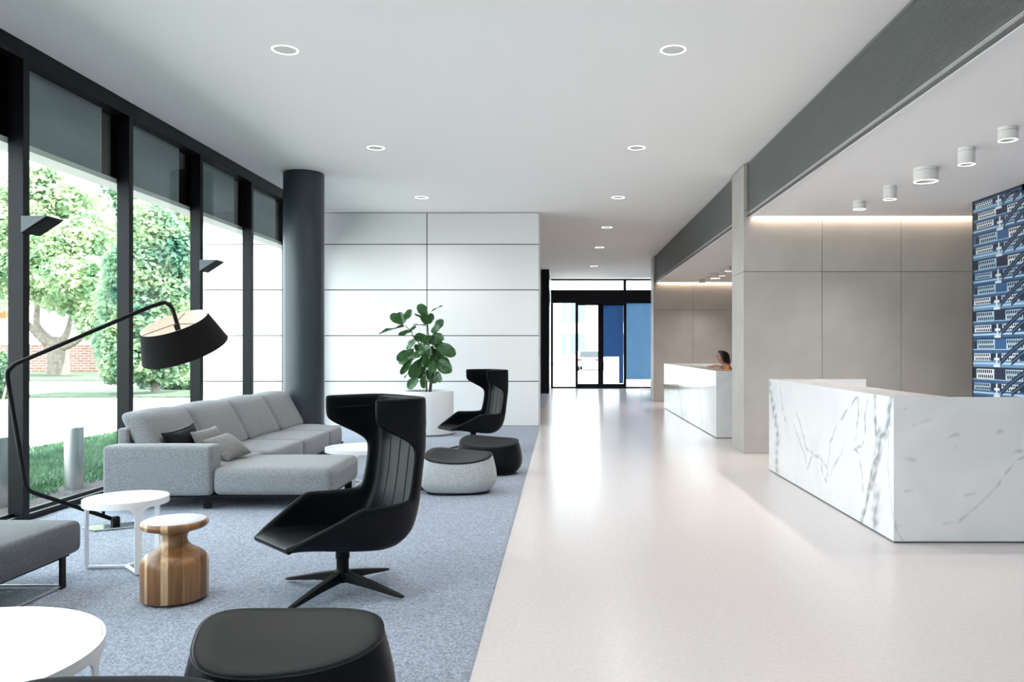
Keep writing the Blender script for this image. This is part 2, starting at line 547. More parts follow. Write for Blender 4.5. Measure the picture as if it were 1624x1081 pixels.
tag(pile('carpet_pile', cx0, cx1, 8.0, 14.97, 0.025, 0.009, carpet), kind='stuff')
bb = boxo('carpet_backing', (cx0, Y_NEAR, 0), (cx1, 14.97, 0.001), 'carpet', carpet); bb.location -= carpet.location
c2 = boxo('carpet_mat', (-3.4, 19.8, 0), (-0.44, 25.7, 0.01), 'carpet')
tag(c2, 'strip of blue-grey carpet beyond the white panelled wall', 'carpet')

# ---- white panelled wall across the lounge, running on outside the glass
wall_back = empty('wall_back', (-2.5, Y_BACK, 0), kind='structure')
b = MB(); b.box((-4.26, 0.022, 0), (2.084 - 0.012, 0.17, 4.0))
b.build('wall_core', 'backing', wall_back)
b = MB(); b.box((2.084 - 0.012, -0.0, 0), (2.084, 0.17, 4.015)); b.build('end_panel', 'panel', wall_back)
zs = [0.0, 0.838, 1.699, 2.56, 3.42, H - 0.004]
xs = [-6.76, -4.66, -2.54, -0.428]
for j in range(3):
    for i in range(5):
        o = boxo('panel', (xs[j] + 0.008, 0, zs[i] + 0.008), (xs[j + 1] - 0.008, 0.02, zs[i + 1] - 0.008), 'panel', wall_back, 0.002)
        o.location.x += 2.5
# ---- recess and black glazed return further down the hall
tag(boxo('wall_recess', (-4.5, 25.86, 0), (-0.60, 26.0, H), 'plaster'), kind='structure')
wl = empty('wall_left_return', (-0.41, 25.8, 0), kind='structure')
b = MB(); b.box((-0.26, 0, 0), (0, 0.09, H)); b.build('post', 'black', wl, bevel=0.004)
b = MB(); b.box((-0.10, 0.09, 0), (-0.01, 3.60, H)); b.build('black_panel', 'black', wl)
tag(boxo('wall_recess_side', (-4.62, 15.17, 0), (-4.5, 25.86, H), 'plaster'), kind='structure')

# ---- stone wall with tiles (front at Y=11.03) and its twin further on
def stone_wall(name, y0, y1, x0, x1, led_label):
    w = empty(name, (x0, y0, 0), kind='structure')
    b = MB(); b.box((0.012, 0.014, 0), (x1 - x0, y1 - y0 - 0.014, H - 0.02)); b.build('wall_core', 'backing', w)
    vx = [x0, 3.607, 4.70, 5.79, 6.88, x1]
    vx = [q for q in vx if q < x1 - 0.2] + [x1]
    for j in range(len(vx) - 1):
        for (z0, z1) in ((0.0, 2.52), (2.52, SOF + 0.09)):
            a0 = vx[j] - x0 + (0.0 if j == 0 else 0.003)
            boxo('stone_tile', (a0, 0, z0 + 0.003), (vx[j + 1] - x0 - 0.003, 0.014, z1 - 0.003), 'stone', w, 0.0015)
    boxo('stone_tile', (0, 0, SOF + 0.096), (BX - x0, 0.014, H - 0.02), 'stone', w, 0.0015)
    for (z0, z1) in ((0.0, 2.52), (2.52, H - 0.02)):
        boxo('stone_tile', (0, 0.014, z0 + 0.003), (0.012, y1 - y0 - 0.014, z1 - 0.003), 'stone', w, 0.0015)
        boxo('stone_tile', (0, y1 - y0 - 0.014, z0 + 0.003), (x1 - x0, y1 - y0, z1 - 0.003), 'stone', w, 0.0015)
    boxo('recessed_top', (0.05, 0.05, H - 0.02), (BX - x0 + 0.1, y1 - y0 - 0.05, H), 'stone', w)
    return w
stone_wall('wall_right', 11.03, 11.79, 2.52, 8.0, '')
stone_wall('wall_right_far', 21.9, 22.5, 2.52, 6.2, '')
tag(boxo('wall_right_outer', (8.0, Y_NEAR, 0), (8.2, 11.8, H), 'plaster'), kind='structure')
tag(boxo('wall_right_bay', (5.6, 11.79, 0), (5.75, 21.9, H), 'stone'), kind='structure')
tag(boxo('wall_right_hall', (3.6, 22.5, 0), (3.75, Y_END, H), 'plaster'), kind='structure')

# ---- lowered ceilings over the desks, with the LED slot at the stone wall
tag(boxo('ceiling_lowered', (BX + 0.02, Y_NEAR, SOF), (8.0, 10.965, SOF + 0.07), 'ceiling'), kind='structure')
tag(boxo('ceiling_lowered_far', (BX + 0.02, 11.79, SOF), (5.6, 21.835, SOF + 0.07), 'ceiling'), kind='structure')
def led(label, y, x0, x1):
    r = empty('led_strip', ((x0 + x1) / 2, y, SOF + 0.03), label=label, cat='light strip')
    w = (x1 - x0) / 2
    boxo('channel', (-w, -0.065, 0.03), (w, 0.0, 0.05), 'whitemetal', r)
    boxo('glow_tape', (-w, -0.045, 0.018), (w, -0.020, 0.03), 'led', r)
led('warm LED strip glowing in the ceiling slot above the stone wall behind the nearer desk', 11.03, BX + 0.03, 5.75)
led('warm LED strip glowing in the ceiling slot above the stone wall behind the farther desk', 21.9, BX + 0.03, 5.58)

# ---- grille bulkheads
def bulkhead(name, y0, y1):
    t = empty(name, (BX, y0, SOF), kind='structure')
    L, HH = y1 - y0, H - SOF
    b = MB(); b.box((0.030, 0, 0.0), (0.05, L, HH)); b.build('grille_backing', 'backing', t)
    b = MB(); b.box((0.0, 0, -0.004), (0.05, L, 0.026)); b.build('bottom_rail', 'rail', t)
    b = MB(); b.box((0.012, 0, -0.012), (0.055, L, -0.004)); b.build('white_edge', 'whitemetal', t)
    q = MB(); q.box((0.0, -L / 2, -0.0021), (0.004, L / 2, 0.0021)); me = q.mesh('slat', 'slat')
    n = int((HH - 0.03) / 0.0127)
    for i in range(n):
        o = bpy.data.objects.new('slat', me); COL.objects.link(o); o.parent = t
        o.location = (0, L / 2, 0.034 + i * 0.0127)
bulkhead('trim_1', Y_NEAR, 11.03)
bulkhead('trim_2', 11.79, 21.9)

# ---- glazed wall: one window per bay
def window(name, y0, pitch=PITCH, mull=True):
    w = empty(name, (WX, y0, 0), kind='structure')
    b = MB(); b.box((-0.13, 0, 0), (0, 0.08, H)); b.build('mullion', 'black', w, bevel=0.003)
    b = MB(); b.box((-0.11, 0.08, 0.05), (-0.098, pitch, H - 0.1)); b.build('pane', 'glass', w)
    b = MB(); b.box((-0.13, 0.08, H - 0.15), (0, pitch, H)); b.build('head_rail', 'black', w)
    b = MB(); b.box((-0.13, 0.08, 0), (-0.085, pitch, 0.075)); b.build('bottom_rail', 'black', w)
    b = MB(); b.box((-0.085, 0.08, 0), (-0.012, pitch, 0.04)); b.build('sill', 'sill', w)
    b = MB(); b.box((-0.012, 0.08, 0), (0, pitch, 0.055)); b.build('floor_trim', 'black', w)
    b = MB(); b.box((-0.36, 0.0, 3.22), (-0.33, pitch, H)); b.build('dark_back_panel', 'backpanel', w)  # plain dark panel, showing where the blind stops short of the next mullion
    b = MB(); b.box((-0.36, 0.0, 3.17), (-0.14, pitch, 3.22)); b.build('soffit_board', 'paleboard', w)
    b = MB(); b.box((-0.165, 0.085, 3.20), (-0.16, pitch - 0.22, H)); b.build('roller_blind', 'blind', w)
    return w
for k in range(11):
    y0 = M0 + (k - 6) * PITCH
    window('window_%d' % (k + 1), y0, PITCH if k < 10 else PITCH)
tag(boxo('trim_3', (WX - 0.13, M0 + 5 * PITCH, 0), (WX, M0 + 5 * PITCH + 0.08, H), 'black'), kind='structure')
# plain wall behind the photographer: the photograph shows no opening on that side
tag(boxo('wall_near', (WX - 0.13, Y_NEAR - 0.15, 0), (8.2, Y_NEAR, H), 'plaster'), kind='structure')

# ---- entrance at the end of the hall
door = empty('door_1', (0, Y_END, 0), kind='structure')
def dbox(name, x0, x1, z0, z1, d0=0.0, d1=0.1, m='black'):
    b = MB(); b.box((x0, d0, z0), (x1, d1, z1)); return b.build(name, m, door, bevel=0.003 if m == 'black' else 0)
dbox('head_beam', -0.41, 3.6, 3.13, 3.61, -0.12, 0.12)
dbox('top_frame', -0.41, 3.6, 3.96, H)
dbox('transom_post', 2.27, 2.37, 3.6, 3.97)
dbox('transom_pane', -0.41, 2.27, 3.61, 3.96, 0.05, 0.06, 'glass')
dbox('transom_pane', 2.37, 3.6, 3.61, 3.96, 0.05, 0.06, 'glass')
dbox('side_frame', -0.41, -0.32, 0, 3.2)
dbox('side_pane', -0.32, 0.51, 0.06, 3.19, 0.05, 0.06, 'glass')
dbox('side_sill', -0.41, 0.51, 0, 0.06)
for (x0, x1) in ((0.50, 1.43), (1.43, 2.37)):
    l = dbox('door_leaf', x0, x0 + 0.10, 0.0, 3.14, -0.05, 0.0)
    for (p, q, z0, z1) in ((x1 - 0.10, x1, 0.0, 3.14), (x0 + 0.10, x1 - 0.10, 3.05, 3.14), (x0 + 0.10, x1 - 0.10, 0.0, 0.17)):
        b = MB(); b.box((p, -0.05, z0), (q, 0, z1)); b.build('leaf_frame', 'black', l)
    b = MB(); b.box((x0 + 0.10, -0.03, 0.17), (x1 - 0.10, -0.02, 3.05)); b.build('leaf_pane', 'glass', l)
dbox('side_pane', 2.37, 3.6, 0.06, 3.19, 0.05, 0.06, 'glass')
dbox('side_sill', 2.37, 3.6, 0, 0.06)
dbox('floor_guide', 0.6, 2.3, 0.0, 0.006, -0.30, -0.20, 'steel')
# blue blinds on the outside of the right-hand panes
bl = empty('roller_blind', (3.0, Y_END + 0.075, 0.35), label='pale blue screen blind drawn down beside the entrance door', cat='blind')
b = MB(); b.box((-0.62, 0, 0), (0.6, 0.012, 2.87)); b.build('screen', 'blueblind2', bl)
b = MB(); b.box((-0.62, -0.005, -0.03), (0.6, 0.018, 0)); b.build('bottom_bar', 'whitemetal', bl)
bl = empty('roller_blind', (1.98, Y_END + 0.075, 1.18), label='deep blue screen blind half lowered behind the sliding door leaf', cat='blind')
b = MB(); b.box((-0.46, 0, 0), (0.13, 0.012, 2.04)); b.build('screen', 'blueblind', bl)
b = MB(); b.box((0.13, 0, -1.0), (0.29, 0.02, 2.04)); b.build('side_screen', 'blueblind', bl)
b = MB(); b.box((-0.46, -0.005, -0.03), (0.13, 0.018, 0)); b.build('bottom_bar', 'whitemetal', bl)

# ---- mural wall: a big printed photograph of server racks
mw = tag(boxo('wall_mural', (5.115, 2.5, 0), (5.30, 9.9, SOF), 'plaster'), kind='structure')
def mural():
    r = empty('mural', (5.11, 9.89, 0), label='large blue printed photograph of server racks and cables behind the nearer desk', cat='mural')
    # local: s along the wall towards the camera (-Y), z up; layers step 0.3 mm off the wall
    b = MB()
    rnd = random.Random(5)
    W, Z0, Z1 = 7.0, 0.3, SOF - 0.004
    def P(s, z, k): return (-0.0005 * k - 0.001, -s, z)
    def poly(pts, m, k): b.add([P(s, z, k) for s, z in pts], [tuple(range(len(pts)))], m)
    def rect(s0, s1, z0, z1, m, k): poly([(s0, z0), (s1, z0), (s1, z1), (s0, z1)], m, k)
    rect(0, W, Z0, Z1, 'pbg', 0)
    tops = [3.255, 3.02, 2.72, 2.40, 2.10, 1.77, 1.43, 1.07, 0.72]
    for i in range(len(tops) - 1):
        zt, zb = tops[i], tops[i + 1]
        hgt = zt - zb
        slope = 0.05 * (4 - i) / 4
        off = lambda s: -slope * s * 0.3
        def band(s0, s1, f0, f1, m, k):
            poly([(s0, zt - hgt * f1 + off(s0)), (s1, zt - hgt * f1 + off(s1)), (s1, zt - hgt * f0 + off(s1)), (s0, zt - hgt * f0 + off(s0))], m, k)
        band(0, W, 0.0, 0.10, 'pmid', 1)
        band(0, W, 0.34, 0.56, 'pmid' if i % 2 else 'pblue', 1)
        band(0, W, 0.40, 0.47, 'plight', 2)
        band(0, W, 0.60, 0.96, 'pmid' if i % 2 else 'pbg', 1)
        band(0, W, 0.955, 0.985, 'plight', 2)
        for rep in range(6):
            s0 = 0.05 + rep * 1.18 + rnd.uniform(-0.04, 0.04)
            # perforated vent blocks with dark hex holes
            for (f0, f1, sa, sb) in ((0.10, 0.34, s0, s0 + 0.38), (0.62, 0.95, s0 + 0.06, s0 + 0.46), (0.62, 0.95, s0 + 0.70, s0 + 1.05), (0.10, 0.34, s0 + 0.62, s0 + 0.98)):
                band(sa, sb, f0, f1, 'plight' if rnd.random() < 0.6 else 'pwhite', 3)
                rows = max(2, int(hgt * (f1 - f0) / 0.040)); cols = int((sb - sa) / 0.044)
                for rr in range(rows):
                    for cc in range(cols):
                        s = sa + 0.03 + cc * 0.044 + (0.022 if rr % 2 else 0)
                        if s > sb - 0.02: continue
                        z = zt - hgt * (f0 + (f1 - f0) * (rr + 0.5) / rows) + off(s)
                        hz = hgt * (f1 - f0) / rows * 0.42
                        poly([(s + 0.017 * math.cos(a), z + hz * math.sin(a)) for a in [k * PI / 3 for k in range(6)]], 'pblack', 4)
            # silver latch
            s = s0 + 0.50; z = zt - hgt * 0.30 + off(s)
            poly([(s, z + 0.07), (s + 0.03, z + 0.075), (s + 0.03, z + 0.02), (s + 0.075, z + 0.02), (s + 0.075, z - 0.01), (s + 0.03, z - 0.01), (s + 0.03, z - 0.06),
                  (s + 0.085, z - 0.06), (s + 0.085, z - 0.09), (s - 0.05, z - 0.09), (s - 0.05, z - 0.06), (s, z - 0.06), (s, z - 0.01), (s - 0.04, z - 0.01), (s - 0.04, z + 0.02), (s, z + 0.02)], 'pwhite', 5)
            # socket
            sq = s0 - 0.02; band(sq, sq + 0.07, 0.66, 0.92, 'pblack', 5)
            # cables sweeping up to the right
            for q in range(2):
                sa = s0 + 0.60 + q * 0.22; za = zt - hgt * 0.40 + off(sa); w = 0.034
                path = [(sa + 0.85 * t, za + 0.30 * math.sin(t * 1.7) * (1 - 0.15 * q)) for t in np.linspace(0, 1, 10)]
                path = [(x, min(y, Z1 - 0.03)) for x, y in path if x < W]
                for m_, ww, k in (('pblack', w, 6), ('pmid', w * 0.35, 7)):
                    for (x0, y0), (x1, y1) in zip(path[:-1], path[1:]):
                        poly([(x0, y0 - ww), (x1, y1 - ww), (x1, y1 + ww), (x0, y0 + ww)], m_, k)
    b.build('print', None, r, fix=False)
    q = MB(); q.box((-0.004, -W, Z1), (0.004, 0, SOF)); q.build('edge_trim', 'black', r)
    q = MB(); q.box((-0.006, -0.001, 0.0), (0.004, 0.01, SOF)); q.build('edge_trim', 'black', r)
mural()

# ---- round column
col = empty('column', (-3.78, 11.67, 0), kind='structure')
b = MB(); b.lathe([(0.29, 0), (0.29, H - 0.012)], 64); b.build('shaft', 'column', col, smooth=True)
b = MB(); b.lathe([(0.275, H - 0.012), (0.275, H)], 64); b.build('recessed_neck', 'column', col, smooth=True)

# ================================================================== LAMPS
ORD = ['', 'first', 'second', 'third', 'fourth', 'fifth', 'sixth', 'seventh', 'eighth', 'ninth', 'tenth']
def downlight(x, y, label):
    r = empty('downlight', (x, y, H), label=label, cat='downlight', group='recessed ceiling downlights')
    b = MB(); n = 40
    vv, ff = [], []
    for (rad, z) in ((0.112, -0.002), (0.096, -0.002), (0.096, 0.0), (0.112, 0.0)):
        vv += [(rad * math.cos(2 * PI * i / n), rad * math.sin(2 * PI * i / n), z) for i in range(n)]
    for j in range(4):
        for i in range(n):
            ff.append((j * n + i, j * n + (i + 1) % n, ((j + 1) % 4) * n + (i + 1) % n, ((j + 1) % 4) * n + i))
    b.add(vv, ff); b.build('ring', 'ringlight', r)
    b = MB(); b.lathe([(0.096, -0.0012), (0.096, 0.0)], 40); b.build('diffuser', 'diffuser', r)
    nm = 'downlight_lamp' if y > 5 else 'downlight_lamp_offscreen'   # the grid of ceiling lamps runs on over the photographer
    d = bpy.data.lights.new(nm, 'SPOT')
    d.energy = DOWNLIGHT_W * 12; d.spot_size = math.radians(150); d.spot_blend = 1.0; d.shadow_soft_size = 0.04
    d.color = (1.0, 0.965, 0.93)
    o = bpy.data.objects.new(nm, d); COL.objects.link(o); o.parent = r; o.location = (0, 0, -0.045)
for i in range(-2, 6):
    at = (0.957, 6.85 + 3.34 * i) if i < 5 else (1.0, 24.75)
    downlight(*at, 'recessed downlight ring over the hall, %s from the glass entrance' % ORD[6 - i])
    if i <= 2: downlight(-2.38, 6.85 + 3.34 * i, 'recessed downlight ring over the carpeted lounge, %s from the white panelled wall' % ORD[3 - i])

def surface_spot(x, y, dia, hgt, label, group):
    r = empty('ceiling_spotlight', (x, y, SOF), label=label, cat='spotlight', group=group)
    R = dia / 2
    b = MB(); b.lathe([(R, 0), (R, -0.028)], 32); b.build('mount', 'lampgrey', r, smooth=True)
    b = MB(); b.lathe([(R * 0.97, -0.028), (R * 0.97, -0.031)], 32); b.build('joint', 'rail', r, smooth=True)
    b = MB(); b.lathe([(R, -0.031), (R, -hgt), (R * 0.80, -hgt), (R * 0.74, -hgt + 0.03)], 32, c0=True, c1=True); b.build('housing', 'lampgrey', r, smooth=True)
    b = MB(); b.lathe([(R * 0.985, -hgt - 0.0015), (R * 0.82, -hgt - 0.0015)], 32, c0=False, c1=False); b.build('glow_rim', 'ringlight', r)
    d = bpy.data.lights.new('spot_lamp', 'SPOT')
    d.energy = 60; d.spot_size = math.radians(120); d.spot_blend = 0.9; d.shadow_soft_size = R * 0.7
    d.color = (1.0, 0.93, 0.86)
    o = bpy.data.objects.new('spot_lamp', d); COL.objects.link(o); o.parent = r; o.location = (0, 0, -hgt - 0.01)
spots = [(6.57, 0.150, 0.105), (7.24, 0.146, 0.150), (8.05, 0.235, 0.135), (8.93, 0.142, 0.150), (9.85, 0.150, 0.100)]
big = {0: 'short', 1: 'tall narrow', 2: 'wide', 3: 'tall narrow', 4: 'short'}
for i, (y, d, h_) in enumerate(spots):
    surface_spot(3.68, y, d, h_, '%s white cylinder spotlight over the nearer desk, %s from the stone wall' % (big[i], ORD[5 - i]), 'spotlights over the nearer desk')
for i, (y, d, h_) in enumerate(spots):
    surface_spot(3.68, y + 11.05, d, h_, '%s white cylinder spotlight over the farther desk, %s from the stone wall' % (big[i], ORD[5 - i]), 'spotlights over the farther desk')

def sconce(y, zc, label):
    r = empty('wall_light', (WX, y, zc), label=label, cat='wall light')
    D, W, HT = 0.215, 0.235, 0.14
    b = MB()
    vv = [(0, 0, -HT / 2), (0, 0, HT / 2), (D, 0, HT / 2), (0, W, -HT / 2), (0, W, HT / 2), (D, W, HT / 2)]
    b.add(vv, [(0, 2, 1), (3, 4, 5), (1, 2, 5, 4), (0, 1, 4, 3)])
    b.add([(0, 0, -HT / 2), (D, 0, HT / 2), (D, W, HT / 2), (0, W, -HT / 2)], [(0, 1, 2, 3)])
    b.build('wedge_body', 'sconce', r, bevel=0.003)
    b = MB()
    b.add([(0.012, 0.012, -HT / 2 + 0.004), (D - 0.012, 0.012, HT / 2 - 0.012), (D - 0.012, W - 0.012, HT / 2 - 0.012), (0.012, W - 0.012, -HT / 2 + 0.004)], [(0, 1, 2, 3)])
    o = b.build('lens', 'blackmatte', r, fix=False); o.location = (0.002, 0, -0.005)
    b = MB(); b.box((-0.001, 0.01, -HT / 2 - 0.006), (0.006, 0.11, HT / 2 + 0.004)); b.build('back_plate', 'blackmatte', r)
MT['sconce'] = mat('dark blue grey metal', (0.07, 0.085, 0.095), 0.45, metal=0.2)
y1 = F * 4.5 / (891 - 37)
sconce(M0 - 0.03, at_depth(37, 356, y1).z, 'black wedge wall light on the window mullion above the floor lamp')
y3 = M0 + 2 * PITCH
sconce(y3 - 0.03, at_depth(318, 421, y3).z, 'black wedge wall light on the mullion between the trees and the white outdoor wall')

# ---- floor lamp
def lampP(px, py):
    k = (px - VX) / F
    Y = 8.433 / (1 - 0.534 * k)
    return at_depth(px, py, Y)
def floor_lamp():
    hub = lampP(183, 831); base = Vector((hub.x, hub.y, 0))
    r = empty('floor_lamp', base, label='tall black bent-arm floor lamp with a tilted black drum shade', cat='floor lamp')
    L = lambda px, py: lampP(px, py) - base
    h0 = Vector((0, 0, 0.055))
    raw = [h0, L(42, 777), L(12, 600), L(12, 588), L(24, 577), L(236, 487), L(262, 479), L(272, 486), L(276, 497), L(286, 530)]
    # straight runs with rounded bends
    pts = [raw[0]]
    for i in range(1, len(raw) - 1):
        a, p, c = raw[i - 1], raw[i], raw[i + 1]
        d = 0.05 if i in (1,) else 0.02
        pa = p + (a - p).normalized() * min(d, (a - p).length * 0.45); pc = p + (c - p).normalized() * min(d, (c - p).length * 0.45)
        for t in (0, 0.33, 0.66, 1):
            pts.append((1 - t) ** 2 * pa + 2 * t * (1 - t) * p + t * t * pc)
    pts.append(raw[-1])
    b = MB(); b.tube(pts, 0.0165, 12); b.build('bent_arm', 'blackmatte', r, smooth='all')
    b = MB(); b.lathe([(0.030, 0.012), (0.036, 0.03), (0.036, 0.07), (0.028, 0.085)], 8); b.build('hub', 'blackmatte', r)
    b = MB(); b.tube([(-0.075, -0.04, 0.10), (-0.075, -0.04, 0.27)], 0.012, 10); b.build('upright_rod', 'blackmatte', r, smooth=True)
    b = MB(); b.prism([(-0.21, -0.10), (-0.05, -0.21), (0.29, -0.02), (0.13, 0.10)], 0.012, T=Matrix.Translation((0, 0, 0.012))); b.build('base_plate', 'chrome', r, bevel=0.002)
    # shade
    top = at_depth(277, 511, 6.68) - base; bot = at_depth(293.5, 556, 6.76) - base
    ax = (bot - top); hgt = ax.length
    zax = -(ax.normalized())
    zax = (zax + Vector((0, -0.10, 0))).normalized()
    T = Matrix.Translation((top + bot) / 2) @ zax.to_track_quat('Z', 'Y').to_matrix().to_4x4()
    b = MB(); b.lathe([(0.352, -hgt / 2), (0.272, hgt / 2), (0.268, hgt / 2)], 64, T=T, c0=False, c1=False); b.build('lamp_shade', 'shadeout', r, smooth=True, fix=False)
    b = MB(); b.lathe([(0.352, -hgt / 2), (0.346, -hgt / 2), (0.266, hgt / 2), (0.272, hgt / 2 + 0.001)], 64, T=T, c0=False, c1=False); sh = b.build('shade_lining', 'shadein', r, smooth=True, fix=False)
    b = MB(); b.tube([T @ Vector((0, 0, hgt / 2 - 0.02)), T @ Vector((0, 0, -0.02))], 0.014, 10); b.build('stem', 'blackmatte', r)
    b = MB(); b.lathe([(0.004, 0.04), (0.03, 0.02), (0.038, -0.01), (0.028, -0.04), (0.004, -0.052)], 20, T=T @ Matrix.Translation((0, 0, -0.06))); b.build('bulb', 'bulb', r, smooth='all')
    b = MB()
    for k in range(3):
        a = k * 2 * PI / 3
        b.tube([T @ Vector((0, 0, hgt / 2 - 0.012)), T @ Vector((0.27 * math.cos(a), 0.27 * math.sin(a), hgt / 2 - 0.012))], 0.003, 6)
    b.build('shade_spider', 'blackmatte', r)
floor_lamp()

# ================================================================== SEATING
def sofa():
    ox, oy = -3.60, 9.30
    r = empty('sofa', (ox, oy, 0.008), label='long light grey fabric sofa with chaise end and four back cushions by the windows', cat='sofa')
    def S(name, x0, x1, y0, y1, z0, z1, rad, puff=(0, 0, 0), warp=None, m='sofa', n=8):
        return soft(name, (x1 - x0, y1 - y0, z1 - z0), rad, m, r, ((x0 + x1) / 2 - ox, (y0 + y1) / 2 - oy, (z0 + z1) / 2), n, puff, warp)
    S('arm', -4.10, -3.135, 7.10, 7.34, 0.13, 0.575, 0.035, (0.006, 0.008, 0.006))
    S('chaise_seat', -3.13, -2.06, 7.12, 8.08, 0.13, 0.375, 0.06, (0.015, 0.012, 0.018))
    S('chaise_back_seat', -3.95, -3.10, 7.33, 8.30, 0.13, 0.375, 0.05, (0.0, 0, 0.01))
    for (y0, y1) in ((8.30, 9.36), (9.36, 10.40), (10.40, 11.355)):
        far = y1 > 11
        w = None
        if far:
            def w(p):
                x, y, z = p
                if y > 0 and x > 0: y -= 0.36 * (x / 0.44) * (y / 0.475)
                return [x, y, z]
        S('seat_cushion', -3.95, -3.03, y0 + 0.003, y1 - 0.003, 0.13, 0.375, 0.05, (0.012, 0.006, 0.018), w)
    # back shell and cushions leaning on it
    S('back_frame', -4.10, -4.00, 7.34, 11.36, 0.13, 0.71, 0.025)
    for (y0, y1) in ((7.36, 8.30), (8.30, 9.36), (9.36, 10.40), (10.40, 11.355)):
        def lean(p):
            x, y, z = p
            return [x - 0.13 * (z / 0.235), y, z]
        S('back_cushion', -3.995, -3.77, y0 + 0.007, y1 - 0.007, 0.37, 0.845, 0.07, (0.035, 0.01, 0.018), lean)
    b = MB(); b.box((-4.06 - ox, 7.16 - oy, 0.105), (-3.10 - ox, 11.30 - oy, 0.132)); b.box((-3.10 - ox, 7.16 - oy, 0.105), (-2.12 - ox, 8.02 - oy, 0.132))
    b.build('base_frame', 'blackmatte', r)
    for (x, y) in ((-4.02, 7.18), (-3.20, 7.20), (-2.14, 7.24), (-2.14, 7.98), (-3.08, 9.3), (-3.07, 10.96), (-4.02, 9.3), (-4.02, 11.3)):
        b = MB(); b.box((-0.035, -0.008, 0), (0.035, 0.008, 0.11)); b.build('leg', 'blackmatte', r, loc=(x - ox, y - oy, 0))
sofa()

def pillow(name, loc, size, rot, m, label):
    n = 17
    hx, T, hz = size[0] / 2, size[1] / 2, size[2] / 2
    us = np.sin(np.linspace(-PI / 2, PI / 2, n))
    vv, ff = [], []
    for sgn in (-1, 1):
        for v in us:
            for u in us:
                k = 1.0 - 0.09 * (1 - abs(u) ** 2) * abs(v) ** 3; q = 1.0 - 0.09 * (1 - abs(v) ** 2) * abs(u) ** 3
                th = T * (max(0, 1 - abs(u) ** 3) * max(0, 1 - abs(v) ** 3)) ** 0.62
                th *= 1 + 0.06 * math.sin(7 * u + 2) * math.sin(5 * v + 1)
                vv.append((u * hx * q, sgn * (th + 0.004), v * hz * k))
    for s in (0, 1):
        o = s * n * n
        for i in range(n - 1):
            for j in range(n - 1):
                f = (o + i * n + j, o + i * n + j + 1, o + (i + 1) * n + j + 1, o + (i + 1) * n + j)
                ff.append(f if s == 0 else tuple(reversed(f)))
    rim = [j for j in range(n)] + [i * n + n - 1 for i in range(1, n)] + [(n - 1) * n + j for j in range(n - 2, -1, -1)] + [i * n for i in range(n - 2, 0, -1)]
    for a, c in zip(rim, rim[1:] + rim[:1]): ff.append((a, n * n + a, n * n + c, c))
    b = MB(); b.add(vv, ff)
    o = b.build(name, m, None, smooth='all')
    o.location = loc; o.rotation_euler = rot
    return tag(o, label, 'cushion')
def lay(o, c, w, h):
    x = Vector(w).normalized(); z = Vector(h); z = (z - x * z.dot(x)).normalized(); y = z.cross(x)
    o.rotation_euler = Matrix((x, y, z)).transposed().to_euler(); o.location = c
lay(pillow('cushion', (0, 0, 0), (0.43, 0.11, 0.33), (0, 0, 0), 'leather', 'black leather cushion leaning behind the two small grey pillows on the sofa'),
    (-3.606, 7.630, 0.548), (0.11, 0.40, 0.060), (-0.12, 0.02, 0.25))
lay(pillow('cushion', (0, 0, 0), (0.40, 0.12, 0.31), (0, 0, 0), 'pillow', 'grey square pillow standing between the black leather cushion and the front pillow on the sofa'),
    (-3.440, 7.805, 0.533), (0.075, 0.38, 0.028), (-0.14, 0.03, 0.26))
lay(pillow('cushion', (0, 0, 0), (0.41, 0.14, 0.32), (0, 0, 0), 'pillow', 'taupe-grey pillow tumbled onto the chaise of the sofa in front of the other cushions'),
    (-3.246, 7.730, 0.500), (0.06, 0.38, 0.028), (-0.23, 0.08, 0.185))

def bench():
    ox, oy = -3.65, 4.1
    r = empty('upholstered_bench', (ox, oy, 0.008), label='charcoal fabric daybed bench on thin metal frame near the white marble coffee table', cat='bench')
    soft('seat_pad', (1.34, 1.72, 0.20), 0.045, 'bench', r, (0.0, 0.0, 0.285), 10, (0.01, 0.01, 0.025))
    b = MB(); b.box((-0.62, -0.80, 0.17), (0.62, 0.80, 0.188)); b.build('base_frame', 'blackmatte', r)
    for sx in (-1, 1):
        for sy in (-1, 1):
            b = MB(); b.box((-0.008, -0.022, 0), (0.008, 0.022, 0.185)); b.build('leg', 'blackmatte', r, loc=(sx * 0.64, sy * 0.70, 0))
    for sx in (-1, 1):
        b = MB(); b.tube([(sx * 0.64, -0.70, 0.016), (sx * 0.64, 0.70, 0.016)], 0.006, 8); b.build('floor_rod', 'steel', r)
    for sy in (-1, 1):
        b = MB(); b.tube([(-0.64, sy * 0.70, 0.016), (0.64, sy * 0.70, 0.016)], 0.006, 8); b.build('floor_rod', 'steel', r)
bench()

